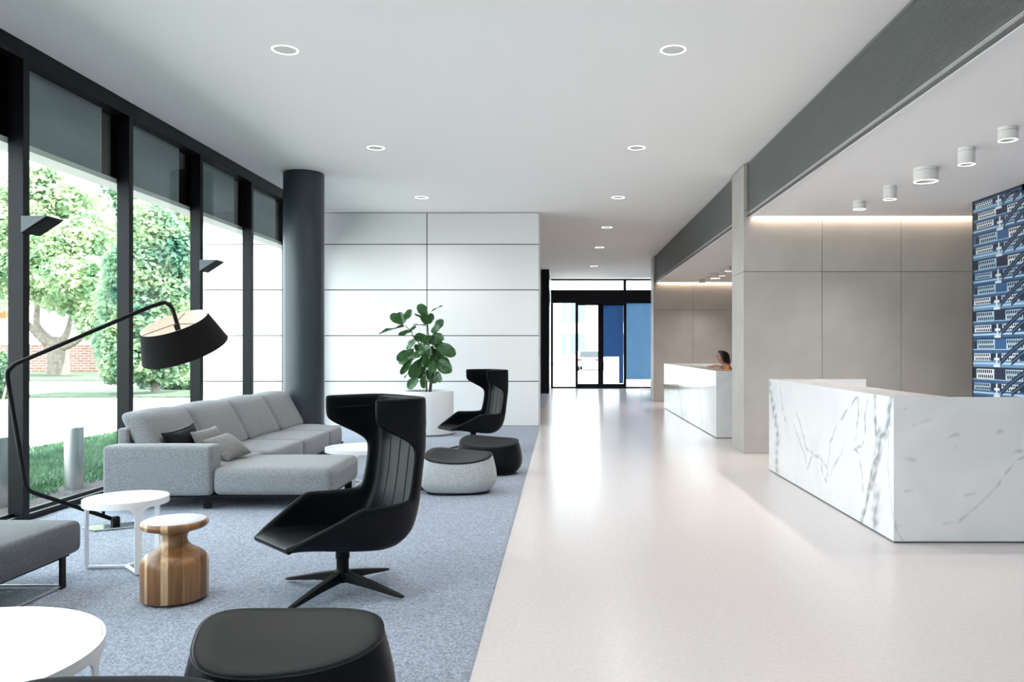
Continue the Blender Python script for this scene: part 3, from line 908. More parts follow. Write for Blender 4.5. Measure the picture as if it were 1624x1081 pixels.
# ---- winged lounge chair: a shell lofted through cross sections (front of the chair is -y)
def make_chair():
    r = empty('lounge_chair')
    #        yc     zc    half  dyE    dzE   flat
    st = [(-0.452, 0.352, 0.210, 0.000, 0.008, 0.85),
          (-0.415, 0.368, 0.222, 0.000, 0.012, 0.82),
          (-0.300, 0.360, 0.256, 0.000, 0.075, 0.74),
          (-0.180, 0.342, 0.296, 0.000, 0.155, 0.68),
          (-0.075, 0.326, 0.328, 0.000, 0.228, 0.63),
          (-0.020, 0.318, 0.332, 0.000, 0.240, 0.62),
          (0.080, 0.304, 0.326, 0.000, 0.250, 0.60),
          (0.180, 0.306, 0.312, 0.000, 0.246, 0.60),
          (0.260, 0.345, 0.296, -0.030, 0.208, 0.62),
          (0.310, 0.410, 0.280, -0.055, 0.146, 0.66),
          (0.343, 0.500, 0.266, -0.072, 0.070, 0.70),
          (0.362, 0.590, 0.258, -0.076, 0.022, 0.72),
          (0.378, 0.700, 0.254, -0.074, 0.006, 0.72),
          (0.390, 0.800, 0.256, -0.074, 0.000, 0.72),
          (0.396, 0.855, 0.262, -0.090, 0.000, 0.70),
          (0.400, 0.905, 0.270, -0.165, 0.000, 0.66),
          (0.402, 0.955, 0.278, -0.270, 0.000, 0.60),
          (0.404, 1.000, 0.283, -0.352, 0.000, 0.56),
          (0.404, 1.050, 0.285, -0.372, 0.000, 0.54),
          (0.402, 1.155, 0.285, -0.372, 0.000, 0.54)]
    ctrl = [Vector(s) if False else np.array(s) for s in st]
    rows = []
    K = 4
    P = [ctrl[0]] + ctrl + [ctrl[-1]]
    for i in range(1, len(P) - 2):
        for j in range(K):
            t = j / K
            a, b_, c, d = P[i - 1], P[i], P[i + 1], P[i + 2]
            rows.append(0.5 * ((2 * b_) + (c - a) * t + (2 * a - 5 * b_ + 4 * c - d) * t * t + (3 * b_ - a - 3 * c + d) * t ** 3))
    rows.append(ctrl[-1])
    NU = 29
    def pt(s, u):
        yc, zc, hw, dy, dz, fl = s
        t = abs(u)
        # run out flat, round a soft corner, then rise to the edge
        c = fl
        if t < c: x = t / c * 0.90; e = 0.03 * (t / c) ** 2
        else:
            q = (t - c) / (1 - c)
            x = 0.90 + 0.10 * (1 - (1 - q) ** 2); e = 0.03 + 0.97 * (q ** 1.15)
        return Vector((math.copysign(hw * x, u), yc + dy * e, zc + dz * e))
    b = MB()
    us = np.linspace(-1, 1, NU)
    vv = [pt(s, u) for s in rows for u in us]
    ff = [(j * NU + i, j * NU + i + 1, (j + 1) * NU + i + 1, (j + 1) * NU + i) for j in range(len(rows) - 1) for i in range(NU - 1)]
    b.add(vv, ff)
    o = b.build('shell', 'leather', r, smooth='all', fix=False)
    so = o.modifiers.new('thickness', 'SOLIDIFY'); so.thickness = 0.042; so.offset = -1; so.use_even_offset = False
    sm = o.modifiers.new('ease', 'SMOOTH'); sm.factor = 0.5; sm.iterations = 3
    sb = o.modifiers.new('smooth', 'SUBSURF'); sb.levels = 1; sb.render_levels = 1
    # stitched seams up the back and across the headrest
    def seam(pts):
        q = MB(); q.tube(pts, 0.0028, 6); q.build('seam', 'seam', o, smooth='all')
    i0, i1 = 8 * K, 13 * K
    for u in (-0.34, 0.0, 0.34):
        seam([pt(rows[j], u) + Vector((0, -0.0012, 0)) for j in range(9 * K, 15 * K + 2)])
    hr = rows[18 * K + 1]
    seam([pt(hr, u) + Vector((0, -0.001, 0)) for u in np.linspace(-0.93, 0.93, 40)])
    # pedestal
    b = MB(); b.lathe([(0.036, 0.13), (0.036, 0.19), (0.041, 0.195), (0.041, 0.30)], 24); b.build('stem', 'blackmatte', r, smooth=True)
    b = MB(); b.lathe([(0.045, 0.055), (0.052, 0.08), (0.045, 0.115), (0.036, 0.135)], 24); b.build('hub', 'blackmatte', r, smooth=True)
    b = MB(); b.box((-0.09, -0.10, 0.280), (0.09, 0.10, 0.296)); b.build('mounting_plate', 'blackmatte', r, bevel=0.004)
    for k in range(4):
        a = math.radians(112 + 90 * k)
        q = MB()
        n = [(0.03, 0.030, 0.060, 0.118), (0.20, 0.028, 0.045, 0.082), (0.40, 0.021, 0.016, 0.034), (0.44, 0.014, 0.012, 0.024)]
        vv, ff = [], []
        for (x, w, z0, z1) in n: vv += [(x, -w, z0), (x, w, z0), (x, w * 0.8, z1), (x, -w * 0.8, z1)]
        for j in range(3):
            for i in range(4): ff.append((j * 4 + i, j * 4 + (i + 1) % 4, (j + 1) * 4 + (i + 1) % 4, (j + 1) * 4 + i))
        ff += [(3, 2, 1, 0), (12, 13, 14, 15)]
        q.add(vv, ff); q.build('star_leg', 'blackmatte', r, bevel=0.004, rz=a)
    return r
ch = make_chair()
ch.location = (-1.31, 4.76, 0.008); ch.rotation_euler = (0, 0, math.radians(-47))
tag(ch, 'black leather winged lounge chair on a star base in front of the sofa chaise', 'chair', 'winged lounge chairs')
ch2 = copy_tree(ch)
ch2.location = (-1.245, 11.2, 0.008); ch2.rotation_euler = (0, 0, math.radians(-56))
tag(ch2, 'black leather winged lounge chair beside the white planter', 'chair', 'winged lounge chairs')

# ---- pebble poufs: lofted rounded-triangle body, dished leather top with a piped seam
def pouf_rows(W, D):
    N = 56
    def plan(a, s):
        # pebble outline, a little broader at one end
        ca, sa = math.cos(a), math.sin(a)
        e = 2 / 2.7
        x = math.copysign(abs(ca) ** e, ca) * W / 2; y = math.copysign(abs(sa) ** e, sa) * D / 2
        y *= 1 - 0.10 * (x / (W / 2)); x += 0.02 * math.cos(2 * a)
        return x * s, y * s
    def topz(x, y):
        u, v = x / (W / 2), y / (D / 2)
        return 0.368 + 0.045 * v - 0.016 * u + 0.020 * u * u - 0.028 * (1 - u * u) * 0.6
    return N, plan, topz
def make_pouf(body, top, loc, rz, label, W=0.76, D=0.56):
    r = empty('pouf', loc, rz, label=label, cat='pouf', group='pebble poufs')
    N, plan, topz = pouf_rows(W, D)
    prof = [(0.0, 0.82), (0.05, 0.88), (0.14, 0.95), (0.28, 0.995), (0.40, 1.0), (0.56, 0.985), (0.74, 0.95), (0.90, 0.912), (1.0, 0.885)]
    vv, ff = [], []
    A = [2 * PI * i / N for i in range(N)]
    for (f, s) in prof:
        for a in A:
            x, y = plan(a, s); xt, yt = plan(a, 0.885)
            vv.append((x, y, 0.022 + (topz(xt, yt) - 0.022) * f))
    for j in range(len(prof) - 1):
        for i in range(N): ff.append((j * N + i, j * N + (i + 1) % N, (j + 1) * N + (i + 1) % N, (j + 1) * N + i))
    ff.append(tuple(reversed(range(N))))
    b = MB(); b.add(vv, ff); b.build('body', body, r, smooth=True, fix=False)
    vv, ff = [], []
    rings = [(0.885, 0.0), (0.872, 0.007), (0.85, 0.009), (0.7, 0.006), (0.5, 0.002), (0.25, 0.0), (0.03, 0.0)]
    for (s, dz) in rings:
        for a in A:
            x, y = plan(a, s); vv.append((x, y, topz(x, y) + dz))
    for j in range(len(rings) - 1):
        for i in range(N): ff.append((j * N + i, j * N + (i + 1) % N, (j + 1) * N + (i + 1) % N, (j + 1) * N + i))
    ff.append(tuple((len(rings) - 1) * N + i for i in range(N)))
    b = MB(); b.add(vv, ff); t = b.build('top_pad', top, r, smooth='all', fix=False)
    b = MB(); b.tube([(*plan(a, 0.889), topz(*plan(a, 0.885)) - 0.001) for a in A], 0.0035, 6, closed=True); b.build('piping', 'piping', t, smooth='all')
    vv = []
    for z in (0.004, 0.030):
        for a in A: vv.append((*plan(a, 0.815), z))
    ff = [(i, (i + 1) % N, N + (i + 1) % N, N + i) for i in range(N)] + [tuple(reversed(range(N))), tuple(range(N, 2 * N))]
    b = MB(); b.add(vv, ff); b.build('base', 'blackmatte', r)
    return r
make_pouf('leather', 'leather', (-1.03, 2.98, 0.008), math.radians(16), 'black leather pouf standing in front of the lounge chair by the sofa')
make_pouf('leather', 'leather', (-1.36, 2.31, 0.008), math.radians(14), 'black leather pouf against the large marble coffee table, most of it out of view')
make_pouf('pouf', 'leather', (-1.06, 8.06, 0.008), math.radians(-5), 'light grey felt pouf with a black leather top')
make_pouf('leather', 'leather', (-0.86, 9.28, 0.008), math.radians(-8), 'black leather pouf between the grey pouf and the chair by the planter')
o = None

# ================================================================== TABLES
def round_table(loc, R, Z, label, rots, wleg=0.042):
    r = empty('side_table' if R < 0.3 else 'coffee_table', loc, label=label, cat='table')
    b = MB(); b.lathe([(R - 0.012, Z - 0.020), (R - 0.012, Z - 0.001)], 72); b.build('marble_top', 'marbletop', r, smooth=True)
    n = 72; vv, ff = [], []
    for (rad, z) in ((R, Z), (R, Z - 0.042), (R - 0.010, Z - 0.042), (R - 0.010, Z)):
        vv += [(rad * math.cos(2 * PI * i / n), rad * math.sin(2 * PI * i / n), z) for i in range(n)]
    for j in range(4):
        for i in range(n): ff.append((j * n + i, j * n + (i + 1) % n, ((j + 1) % 4) * n + (i + 1) % n, ((j + 1) % 4) * n + i))
    b = MB(); b.add(vv, ff); b.build('rim', 'whitemetal', r, smooth=True)
    for k, a in enumerate(rots):
        q = MB()
        w = wleg / 2; g = 0.055; zt = Z - 0.040
        prof = [(-w, 0.010), (w, 0.010), (w, zt - g)]
        prof += [(w + g * (1 - math.cos(t)), zt - g + g * math.sin(t)) for t in (0.3, 0.7, 1.1, PI / 2)]
        prof += [(-(w + g * (1 - math.cos(t))), zt - g + g * math.sin(t)) for t in (PI / 2, 1.1, 0.7, 0.3)]
        prof += [(-w, zt - g)]
        T = Matrix.Rotation(a, 4, 'Z') @ Matrix.Translation((R - 0.013, 0, 0)) @ Matrix(((0, 0, 1, 0), (1, 0, 0, 0), (0, 1, 0, 0), (0, 0, 0, 1)))
        q.prism(prof, 0.010, T=T); lg = q.build('leg', 'whitemetal', r)
        q = MB(); q.box((0.0, -0.012, 0.006), (R - 0.003, 0.012, 0.020), T=Matrix.Rotation(a, 4, 'Z')); q.build('foot_bar', 'whitemetal', lg, bevel=0.002)
    return r
round_table((-2.87, 5.25, 0.008), 0.256, 0.467, 'small round white side table in front of the sofa arm', [math.radians(q) for q in (-46, 70, 186)])
round_table((-2.19, 2.72, 0.008), 0.55, 0.385, 'large round white marble coffee table beside the charcoal bench', [math.radians(q) for q in (12, 132, 252)])
round_table((-2.15, 8.62, 0.008), 0.40, 0.385, 'low round white coffee table behind the sofa chaise', [math.radians(q) for q in (30, 150, 270)])

def wood_stool(loc, rz, label):
    r = empty('wood_side_table', loc, rz, label=label, cat='table', group='turned wood side tables')
    pr = [(0.172, 0.012), (0.180, 0.018), (0.181, 0.20), (0.178, 0.226), (0.168, 0.25), (0.145, 0.272), (0.112, 0.290), (0.086, 0.308), (0.071, 0.328),
          (0.066, 0.350), (0.069, 0.372), (0.084, 0.388), (0.120, 0.400), (0.162, 0.412), (0.178, 0.424), (0.181, 0.438), (0.178, 0.452), (0.172, 0.455)]
    b = MB(); b.lathe(pr, 64); b.build('turned_body', 'wood', r, smooth='all')
    b = MB(); b.lathe([(0.168, 0.450), (0.168, 0.457), (0.165, 0.459)], 64); b.build('top_disc', 'marbletop', r, smooth=True)
wood_stool((-2.235, 4.60, 0.008), 0.45, 'turned walnut side table with white top beside the white side table')
wood_stool((-1.585, 8.22, 0.008), 0.0, 'turned walnut side table mostly hidden behind the lounge chair')

# ================================================================== PLANT
pl = empty('planter', (-2.255, 13.5, 0.008), label='large round white planter against the white panelled wall', cat='planter')
b = MB(); b.lathe([(0.40, 0.012), (0.415, 0.03), (0.42, 0.35), (0.42, 0.725), (0.414, 0.734), (0.395, 0.734), (0.39, 0.66), (0.02, 0.66)], 72, c1=True); b.build('pot', 'planter', pl, smooth=True)
b = MB(); b.lathe([(0.388, 0.67), (0.388, 0.69), (0.05, 0.70)], 48); b.build('soil', 'soil', pl)
def fig():
    Yp = 13.45
    base = Vector((-2.255, 13.5, 0.69))
    r = empty('fiddle_leaf_fig', base, label='fiddle-leaf fig with large glossy green leaves growing in the white planter', cat='plant')
    Z = lambda x, y, Y=Yp: at_depth(590 + x / 6.753, 470 + y / 6.753, Y) - base
    st = [[(585, 1040, 0), (580, 950, 0), (560, 800, 0.05), (540, 640, 0.08), (500, 500, 0.05), (435, 420, 0.0), (420, 370, 0.0), (345, 310, 0.0)],
          [(612, 1040, 0.06), (625, 900, 0.06), (625, 700, 0.05), (610, 480, 0.0), (598, 340, -0.02), (600, 240, -0.02), (625, 180, 0.0)],
          [(628, 1040, -0.04), (640, 900, -0.05), (650, 740, -0.08), (640, 600, -0.1), (650, 500, -0.08), (650, 400, -0.04)]]
    for p in st:
        q = MB(); pts = smooth_path([Z(x, y, Yp + d) for x, y, d in p], 5)
        q.tube(pts, [0.014 - 0.009 * i / len(pts) for i in range(len(pts))], 8); q.build('stem', 'stem', r, smooth='all')
    # leaf meshes: obovate, wavy, creased along the midrib; unit length along +y, normal +z
    def leaf_mesh(width, curl, seed, m):
        rn = random.Random(seed); n, k = 9, 5
        vv, ff = [], []
        for i in range(n):
            t = i / (n - 1)
            w = width * (0.06 + 0.94 * math.sin(PI * min(1, (0.10 + 0.80 * t ** 0.85))) ** 0.9 * (0.50 + 0.62 * t)) * (1 if t < 0.93 else 0.62)
            if 0.36 < t < 0.5: w *= 0.92
            for j in range(-(k // 2), k // 2 + 1):
                u = j / (k // 2)
                wav = 0.045 * math.sin(11 * t + seed) * abs(u)
                vv.append((u * w / 2, t, -curl * t * t + 0.10 * width * abs(u) + wav))
        for i in range(n - 1):
            for j in range(k - 1): ff.append((i * k + j, i * k + j + 1, (i + 1) * k + j + 1, (i + 1) * k + j))
        q = MB(); q.add(vv, ff); me = q.mesh('leaf', m)
        me.polygons.foreach_set('use_smooth', [True] * len(me.polygons))
        return me
    LM = {(m, c): leaf_mesh(0.72, cu, s, m) for m in ('leafa',) for c, (cu, s) in enumerate(((0.10, 1), (0.22, 4), (0.02, 8)))}
    data = [(330, 290, 212, 200, 1, 'b'), (330, 290, 398, 150, 1, 'a'), (330, 290, 290, 180, 1, 'a'), (340, 325, 98, 374, 0, 'b'), (430, 370, 296, 395, .6, 'a'), (400, 365, 465, 322, .6, 'a'),
            (582, 228, 512, 92, 1, 'b'), (628, 172, 728, 90, .35, 'b'), (595, 295, 535, 195, 1, 'a'), (612, 292, 638, 190, 1, 'a'), (592, 322, 462, 284, .25, 'a'), (560, 250, 465, 194, .2, 'a'),
            (650, 392, 745, 268, 1, 'a'), (645, 385, 768, 438, .2, 'a'), (590, 480, 752, 440, 1, 'a'), (665, 500, 868, 612, .8, 'a'), (605, 490, 470, 410, 1, 'a'), (480, 445, 385, 560, 1, 'c'),
            (520, 495, 600, 625, 1.2, 'b'), (455, 520, 560, 610, 1, 'b'), (595, 622, 655, 542, .7, 'b'), (450, 575, 294, 608, .3, 'a'), (450, 585, 284, 695, 1, 'c'), (430, 665, 318, 815, .55, 'c'),
            (520, 610, 432, 665, .8, 'a'), (575, 625, 590, 745, 1, 'c'), (690, 575, 655, 695, 1.1, 'a'), (700, 610, 828, 712, .4, 'a'), (680, 690, 822, 785, 1, 'a'), (645, 690, 648, 808, 1, 'b'),
            (520, 680, 428, 850, 1, 'a'), (430, 795, 342, 852, .3, 'a'), (575, 750, 490, 838, .9, 'c'), (500, 855, 392, 972, 1, 'c'), (552, 845, 545, 970, 1, 'c'), (600, 800, 690, 905, 1.2, 'a'),
            (700, 800, 728, 905, .9, 'a'), (540, 640, 512, 730, .9, 'b'), (580, 785, 620, 880, 1, 'a'), (480, 700, 520, 860, .9, 'a'), (620, 420, 560, 520, .9, 'a'), (640, 420, 720, 500, .9, 'a'),
            (560, 560, 470, 640, .9, 'a'), (640, 560, 760, 700, .8, 'a'), (520, 450, 600, 520, .8, 'a')]
    rn = random.Random(3)
    for i, (x0, y0, x1, y1, wd, c) in enumerate(data):
        d0 = rn.uniform(-0.10, 0.06); d1 = d0 + rn.uniform(-0.16, 0.08)
        a, t = Z(x0, y0, Yp + d0), Z(x1, y1, Yp + d1)
        v = t - a; L = v.length
        o = bpy.data.objects.new('leaf', LM[('leafa', i % 3)]); COL.objects.link(o); o.parent = r
        yax = v.normalized()
        view = Vector((0, -1, 0.35)).normalized()
        zax = (view - yax * view.dot(yax)).normalized()
        if wd < 0.5: zax = (Vector((0, 0, 1)) - yax * yax.z).normalized() if abs(yax.z) < 0.9 else zax
        zax = Matrix.Rotation(rn.uniform(-0.55, 0.55), 3, yax) @ zax
        xax = yax.cross(zax)
        W = L * (max(wd, 0.55) if wd < 0.9 else wd) * 1.18
        M = Matrix((xax * W, yax * L * 1.10, zax * L)).transposed().to_4x4()
        M.translation = a
        o.matrix_local = M
fig()

# ================================================================== RECEPTION DESKS
def vein_field(P, Q, lines, seed):
    """P, Q: grids of panel coordinates (m); lines: list of (pts, width m, depth 0..1)"""
    rng = np.random.default_rng(seed)
    # warp the coordinates a little so that the veins wander
    wx = 0.007 * np.sin(Q * 31 + 2 * np.sin(P * 9)) + 0.002 * np.sin(Q * 83 + P * 27)
    wy = 0.007 * np.sin(P * 27 + 1.5 * np.sin(Q * 11)) + 0.002 * np.sin(P * 71 - Q * 33)
    A, B = P + wx, Q + wy
    out = np.zeros_like(P)
    for k, (pts, w, dep) in enumerate(lines):
        d = np.full_like(P, 9.0)
        for (x0, y0), (x1, y1) in zip(pts[:-1], pts[1:]):
            vx, vy = x1 - x0, y1 - y0
            t = np.clip(((A - x0) * vx + (B - y0) * vy) / (vx * vx + vy * vy + 1e-9), 0, 1)
            d = np.minimum(d, np.hypot(A - x0 - t * vx, B - y0 - t * vy))
        mod = 0.55 + 0.45 * np.sin(A * 23 + B * 41 + k * 1.7) * np.sin(B * 19 - A * 13 + k)
        out = np.maximum(out, min(1, dep * 1.25) * np.exp(-(d / (w * (1.15 + 0.35 * np.sin(A * 37 + B * 29)))) ** 2) * np.clip(mod * 1.4, 0.3, 1.1))
    cloud = 0.5 + 0.5 * np.sin(P * 2.3 + 1.3 * np.sin(Q * 3.1 + seed)) * np.sin(Q * 2.9 + 1.7 * np.sin(P * 1.9))
    out = np.maximum(out, 0.05 * cloud)
    return np.clip(out, 0, 1)
def panel_grid(name, axis, fixed, a0, a1, z0, z1, step, lines, seed, parent, thick):
    """marble slab: veined face as a grid, solid behind it. axis 'y': face X=fixed looking to -X; axis 'x': face Y=fixed looking to -Y"""
    na, nz = int((a1 - a0) / step) + 1, int((z1 - z0) / step) + 1
    A, Zg = np.meshgrid(np.linspace(a0, a1, na), np.linspace(z0, z1, nz))
    v = vein_field(A, Zg, lines, seed)
    L = parent.location
    if axis == 'y': co = np.stack([np.full_like(A, fixed - L.x), A - L.y, Zg - L.z], -1)
    else: co = np.stack([A - L.x, np.full_like(A, fixed - L.y), Zg - L.z], -1)
    idx = np.arange(na * nz).reshape(nz, na)
    fa = np.stack([idx[:-1, :-1], idx[:-1, 1:], idx[1:, 1:], idx[1:, :-1]], -1).reshape(-1, 4)
    if axis == 'y': fa = fa[:, ::-1]
    o = grid_mesh(name, co.reshape(-1, 3), fa, 'marble', parent, False, v.ravel())
    # slab core just behind the face
    if axis == 'y': c = boxo('panel_core', (fixed + 0.0005, a0 + 0.001, z0), (fixed + thick, a1 - 0.001, z1 - 0.001), 'marble', o)
    else: c = boxo('panel_core', (a0 + 0.001, fixed + 0.0005, z0), (a1, fixed + thick, z1 - 0.001), 'marble', o)
    c.location -= L
    return o
def desk(X, y0, y1, x1, lines_side, lines_front, label, x_ret, step, wt):
    HT = 1.09
    r = empty('reception_desk', (X, y0, 0), label=label, cat='desk')
    panel_grid('side_panel', 'y', X, y0, y1, 0.012, HT, step, lines_side, 3, r, 0.03)
    panel_grid('front_panel', 'x', y0, X, x1, 0.012, HT, step, lines_front, 5, r, 0.03)
    def B(name, a, b_, m, bev=0.0):
        o = boxo(name, a, b_, m, r, bev); o.location -= r.location; return o
    B('top_ledge', (X + 0.03, y0 + 0.03, HT - 0.03), (X + 0.42, y1 - 0.03, HT - 0.0005), 'marble')
    B('return_panel', (X + 0.031, y1 - 0.03, 0.012), (x_ret, y1, HT), 'marble')
    B('worktop', (X + 0.42, y0 + 0.03, 0.72), (X + wt, y1 - 0.03, 0.75), 'ledge')
    B('worktop', (X + wt, y0 + 0.03, 0.72), (x1, y0 + 0.75, 0.75), 'ledge')
    B('drawer_unit', (X + 0.45, y0 + 0.10, 0.0), (X + 0.95, y0 + 0.55, 0.72), 'whitemetal')
    B('plinth', (X + 0.012, y0 + 0.012, 0.0), (X + 0.05, y1 - 0.012, 0.014), 'backing')
    B('plinth', (X + 0.05, y0 + 0.012, 0.0), (x1, y0 + 0.05, 0.014), 'backing')
    return r
# veins of the nearer desk, traced on its side face (zoomed pixel -> point on the plane X = 2.48)
def zp(x, y): return 1200 + x / 3.377, 560 + y / 3.377
def side_pt(x, y):
    px, py = zp(x, y); Y = F * 2.48 / (px - VX)
    return (Y, EYE - (py - VY) / F * Y)
def front_pt(x, y):
    px, py = zp(x, y)
    return ((px - VX) / F * 5.95, EYE - (py - VY) / F * 5.95)
tr = [([(635, 240), (632, 330), (640, 430), (660, 470), (650, 540), (620, 610), (605, 680), (600, 760), (580, 850), (560, 905)], 0.024, 0.8),
      ([(718, 240), (708, 350), (695, 420), (665, 450)], 0.031, 0.85),
      ([(655, 440), (655, 500), (648, 560)], 0.048, 0.8), ([(640, 560), (625, 660), (615, 700)], 0.044, 0.75),
      ([(640, 735), (640, 800), (632, 880), (638, 955)], 0.058, 0.7),
      ([(545, 225), (545, 320), (535, 430), (520, 500), (545, 540), (565, 650), (570, 740)], 0.010, 0.7),
      ([(595, 230), (580, 340), (580, 450), (560, 500), (515, 520)], 0.010, 0.75),
      ([(540, 235), (480, 310), (430, 380), (395, 480), (385, 570), (375, 680)], 0.009, 0.6),
      ([(70, 170), (85, 270), (100, 350), (115, 450), (105, 540), (110, 640)], 0.058, 0.65),
      ([(125, 170), (140, 300), (160, 380)], 0.014, 0.5),
      ([(215, 320), (245, 420), (265, 510), (305, 540), (350, 570), (375, 610)], 0.014, 0.5),
      ([(200, 390), (230, 470), (260, 550), (270, 620), (300, 540)], 0.013, 0.45),
      ([(470, 480), (455, 540), (415, 600), (395, 650)], 0.010, 0.5),
      ([(345, 580), (350, 640), (375, 685)], 0.014, 0.5),
      ([(710, 420), (700, 600), (720, 800), (735, 900)], 0.009, 0.45)]
ls = [([side_pt(*q) for q in p], w, d) for p, w, d in tr]
tf = [([(1440, 555), (1380, 580), (1340, 640), (1290, 710), (1200, 800), (1130, 860), (1080, 910), (1000, 915)], 0.008, 0.35),
      ([(735, 900), (755, 950), (778, 1000)], 0.007, 0.4), ([(840, 380), (940, 355)], 0.010, 0.28), ([(1030, 455), (1085, 435)], 0.014, 0.3), ([(1045, 520), (1068, 510)], 0.012, 0.35),
      ([(1285, 425), (1310, 412)], 0.014, 0.3), ([(760, 300), (800, 305)], 0.010, 0.35), ([(790, 560), (840, 570)], 0.012, 0.3), ([(1370, 545), (1425, 520)], 0.012, 0.35),
      ([(790, 745), (830, 730)], 0.010, 0.25), ([(1120, 765), (1170, 748)], 0.010, 0.25), ([(740, 925), (800, 918)], 0.008, 0.3), ([(1500, 300), (1700, 420), (1900, 700)], 0.01, 0.35)]
lf = [([front_pt(*q) for q in p], w, d) for p, w, d in tf]
desk(2.48, 5.95, 9.53, 5.08, ls, lf, 'white veined marble reception desk nearest the server mural', 3.63, 0.0075, 1.05)
ls2 = [([(17.8, 1.05), (17.2, 0.7), (16.7, 0.2), (16.5, 0.02)], 0.03, 0.5), ([(14.9, 0.9), (14.5, 0.6), (14.2, 0.1)], 0.035, 0.55), ([(19.0, 0.8), (18.5, 0.3), (18.4, 0.05)], 0.03, 0.4)]
lf2 = [([(2.9, 0.9), (3.1, 0.6), (3.0, 0.2)], 0.02, 0.35)]
desk(2.505, 12.92, 19.5, 5.2, ls2, lf2, 'white polished marble reception desk beyond the stone wall where a woman sits', 4.55, 0.02, 0.46)

# ================================================================== RECEPTIONIST
def person():
    base = Vector((3.10, 15.0, 0))
    seat_z = 0.60
    hs = empty('office_stool', (3.22, 15.0, 0), label='tall black office stool behind the farther reception desk', cat='stool')
    b = MB(); b.lathe([(0.20, seat_z - 0.10), (0.215, seat_z - 0.07), (0.20, seat_z - 0.035)], 28); b.build('seat', 'vest', hs, smooth=True)
    b = MB(); b.lathe([(0.025, 0.05), (0.025, seat_z - 0.10)], 16); b.build('post', 'steel', hs, smooth=True)
    b = MB(); b.lathe([(0.22, 0.0), (0.22, 0.015), (0.05, 0.05)], 28); b.build('base', 'steel', hs, smooth=True)
    r = empty('person', base, label='woman with dark hair, black vest and orange sleeves leaning at the farther desk', cat='person')
    def skin(name, V, E, R, m, lev=2, root=0, parent=r):
        me = bpy.data.meshes.new(name); me.from_pydata(V, E, []); me.materials.append(MT[m])
        o = bpy.data.objects.new(name, me); COL.objects.link(o); o.parent = parent
        sk = o.modifiers.new('skin', 'SKIN'); sk.use_smooth_shade = True
        lay = me.skin_vertices[0].data
        for i, q in enumerate(R): lay[i].radius = (q if isinstance(q, tuple) else (q, q))
        lay[root].use_root = True
        s = o.modifiers.new('sub', 'SUBSURF'); s.levels = lev; s.render_levels = lev
        return o
    # she faces -x (towards the hall), seated, leaning forward
    V = [(0.10, 0, 0.64), (0.08, 0, 0.78), (0.04, 0, 0.95), (0.0, 0, 1.09), (-0.05, 0, 1.165), (-0.085, 0, 1.235), (-0.10, 0, 1.315), (-0.095, 0, 1.385)]
    R = [0.13, 0.115, (0.125, 0.105), (0.13, 0.10), 0.05, (0.062, 0.075), (0.078, 0.088), (0.062, 0.070)]
    E = [(i, i + 1) for i in range(7)]
    for s in (-1, 1):
        k = len(V)
        V += [(0.0, s * 0.17, 1.09), (-0.06, s * 0.22, 0.88), ((-0.155, -0.18, 1.125) if s < 0 else (-0.26, 0.15, 0.90)), ((-0.25, -0.14, 1.130) if s < 0 else (-0.34, 0.11, 0.95)),
              ((-0.30, -0.13, 1.118) if s < 0 else (-0.385, 0.10, 0.955))]
        R += [0.055, 0.043, 0.034, 0.026, (0.030, 0.016)]
        E += [(3, k), (k, k + 1), (k + 1, k + 2), (k + 2, k + 3), (k + 3, k + 4)]
        hx, hy, hz = V[k + 4]
        for f, (dy, ln) in enumerate(((-0.026, 0.055), (-0.009, 0.068), (0.009, 0.064), (0.026, 0.048))):
            j = len(V)
            V += [(hx - 0.035, hy + dy, hz + 0.002), (hx - 0.035 - ln * 0.6, hy + dy * 1.15, hz + 0.006), (hx - 0.035 - ln, hy + dy * 1.2, hz - 0.006)]
            R += [0.010, 0.0085, 0.007]; E += [(k + 4, j), (j, j + 1), (j + 1, j + 2)]
        j = len(V)
        V += [(hx - 0.005, hy - s * 0.040, hz - 0.004), (hx - 0.035, hy - s * 0.058, hz - 0.006)]; R += [0.011, 0.008]; E += [(k + 4, j), (j, j + 1)]
        k = len(V)
        V += [(0.02, s * 0.10, 0.63), (-0.36, s * 0.13, 0.60), (-0.33, s * 0.13, 0.18), (-0.36, s * 0.13, 0.05), (-0.48, s * 0.14, 0.035)]
        R += [0.095, 0.062, 0.045, 0.04, (0.04, 0.025)]
        E += [(0, k), (k, k + 1), (k + 1, k + 2), (k + 2, k + 3), (k + 3, k + 4)]
    skin('body', V, E, R, 'skin')
    # nose, eyes, lips, ears
    b = MB(); b.add([(-0.178, 0, 1.335), (-0.205, 0, 1.293), (-0.176, -0.018, 1.287), (-0.176, 0.018, 1.287), (-0.172, 0, 1.283)], [(0, 1, 2), (0, 3, 1), (1, 4, 2), (1, 3, 4)]); b.build('nose', 'skin', r, smooth='all')
    for s in (-1, 1):
        b = MB(); b.lathe([(0.001, -0.008), (0.009, -0.003), (0.009, 0.003), (0.001, 0.008)], 12, T=Matrix.Translation((-0.166, s * 0.032, 1.325))); b.build('eye', 'eye', r, smooth='all')
        b = MB(); b.lathe([(0.004, -0.03), (0.016, -0.012), (0.018, 0.012), (0.006, 0.028)], 12, T=Matrix.Translation((-0.09, s * 0.082, 1.31))); b.build('ear', 'skin', r, smooth='all')
    b = MB(); b.tube([(-0.160, -0.024, 1.262), (-0.172, 0, 1.260), (-0.160, 0.024, 1.262)], 0.007, 8); b.build('mouth', 'lip', r, smooth='all')
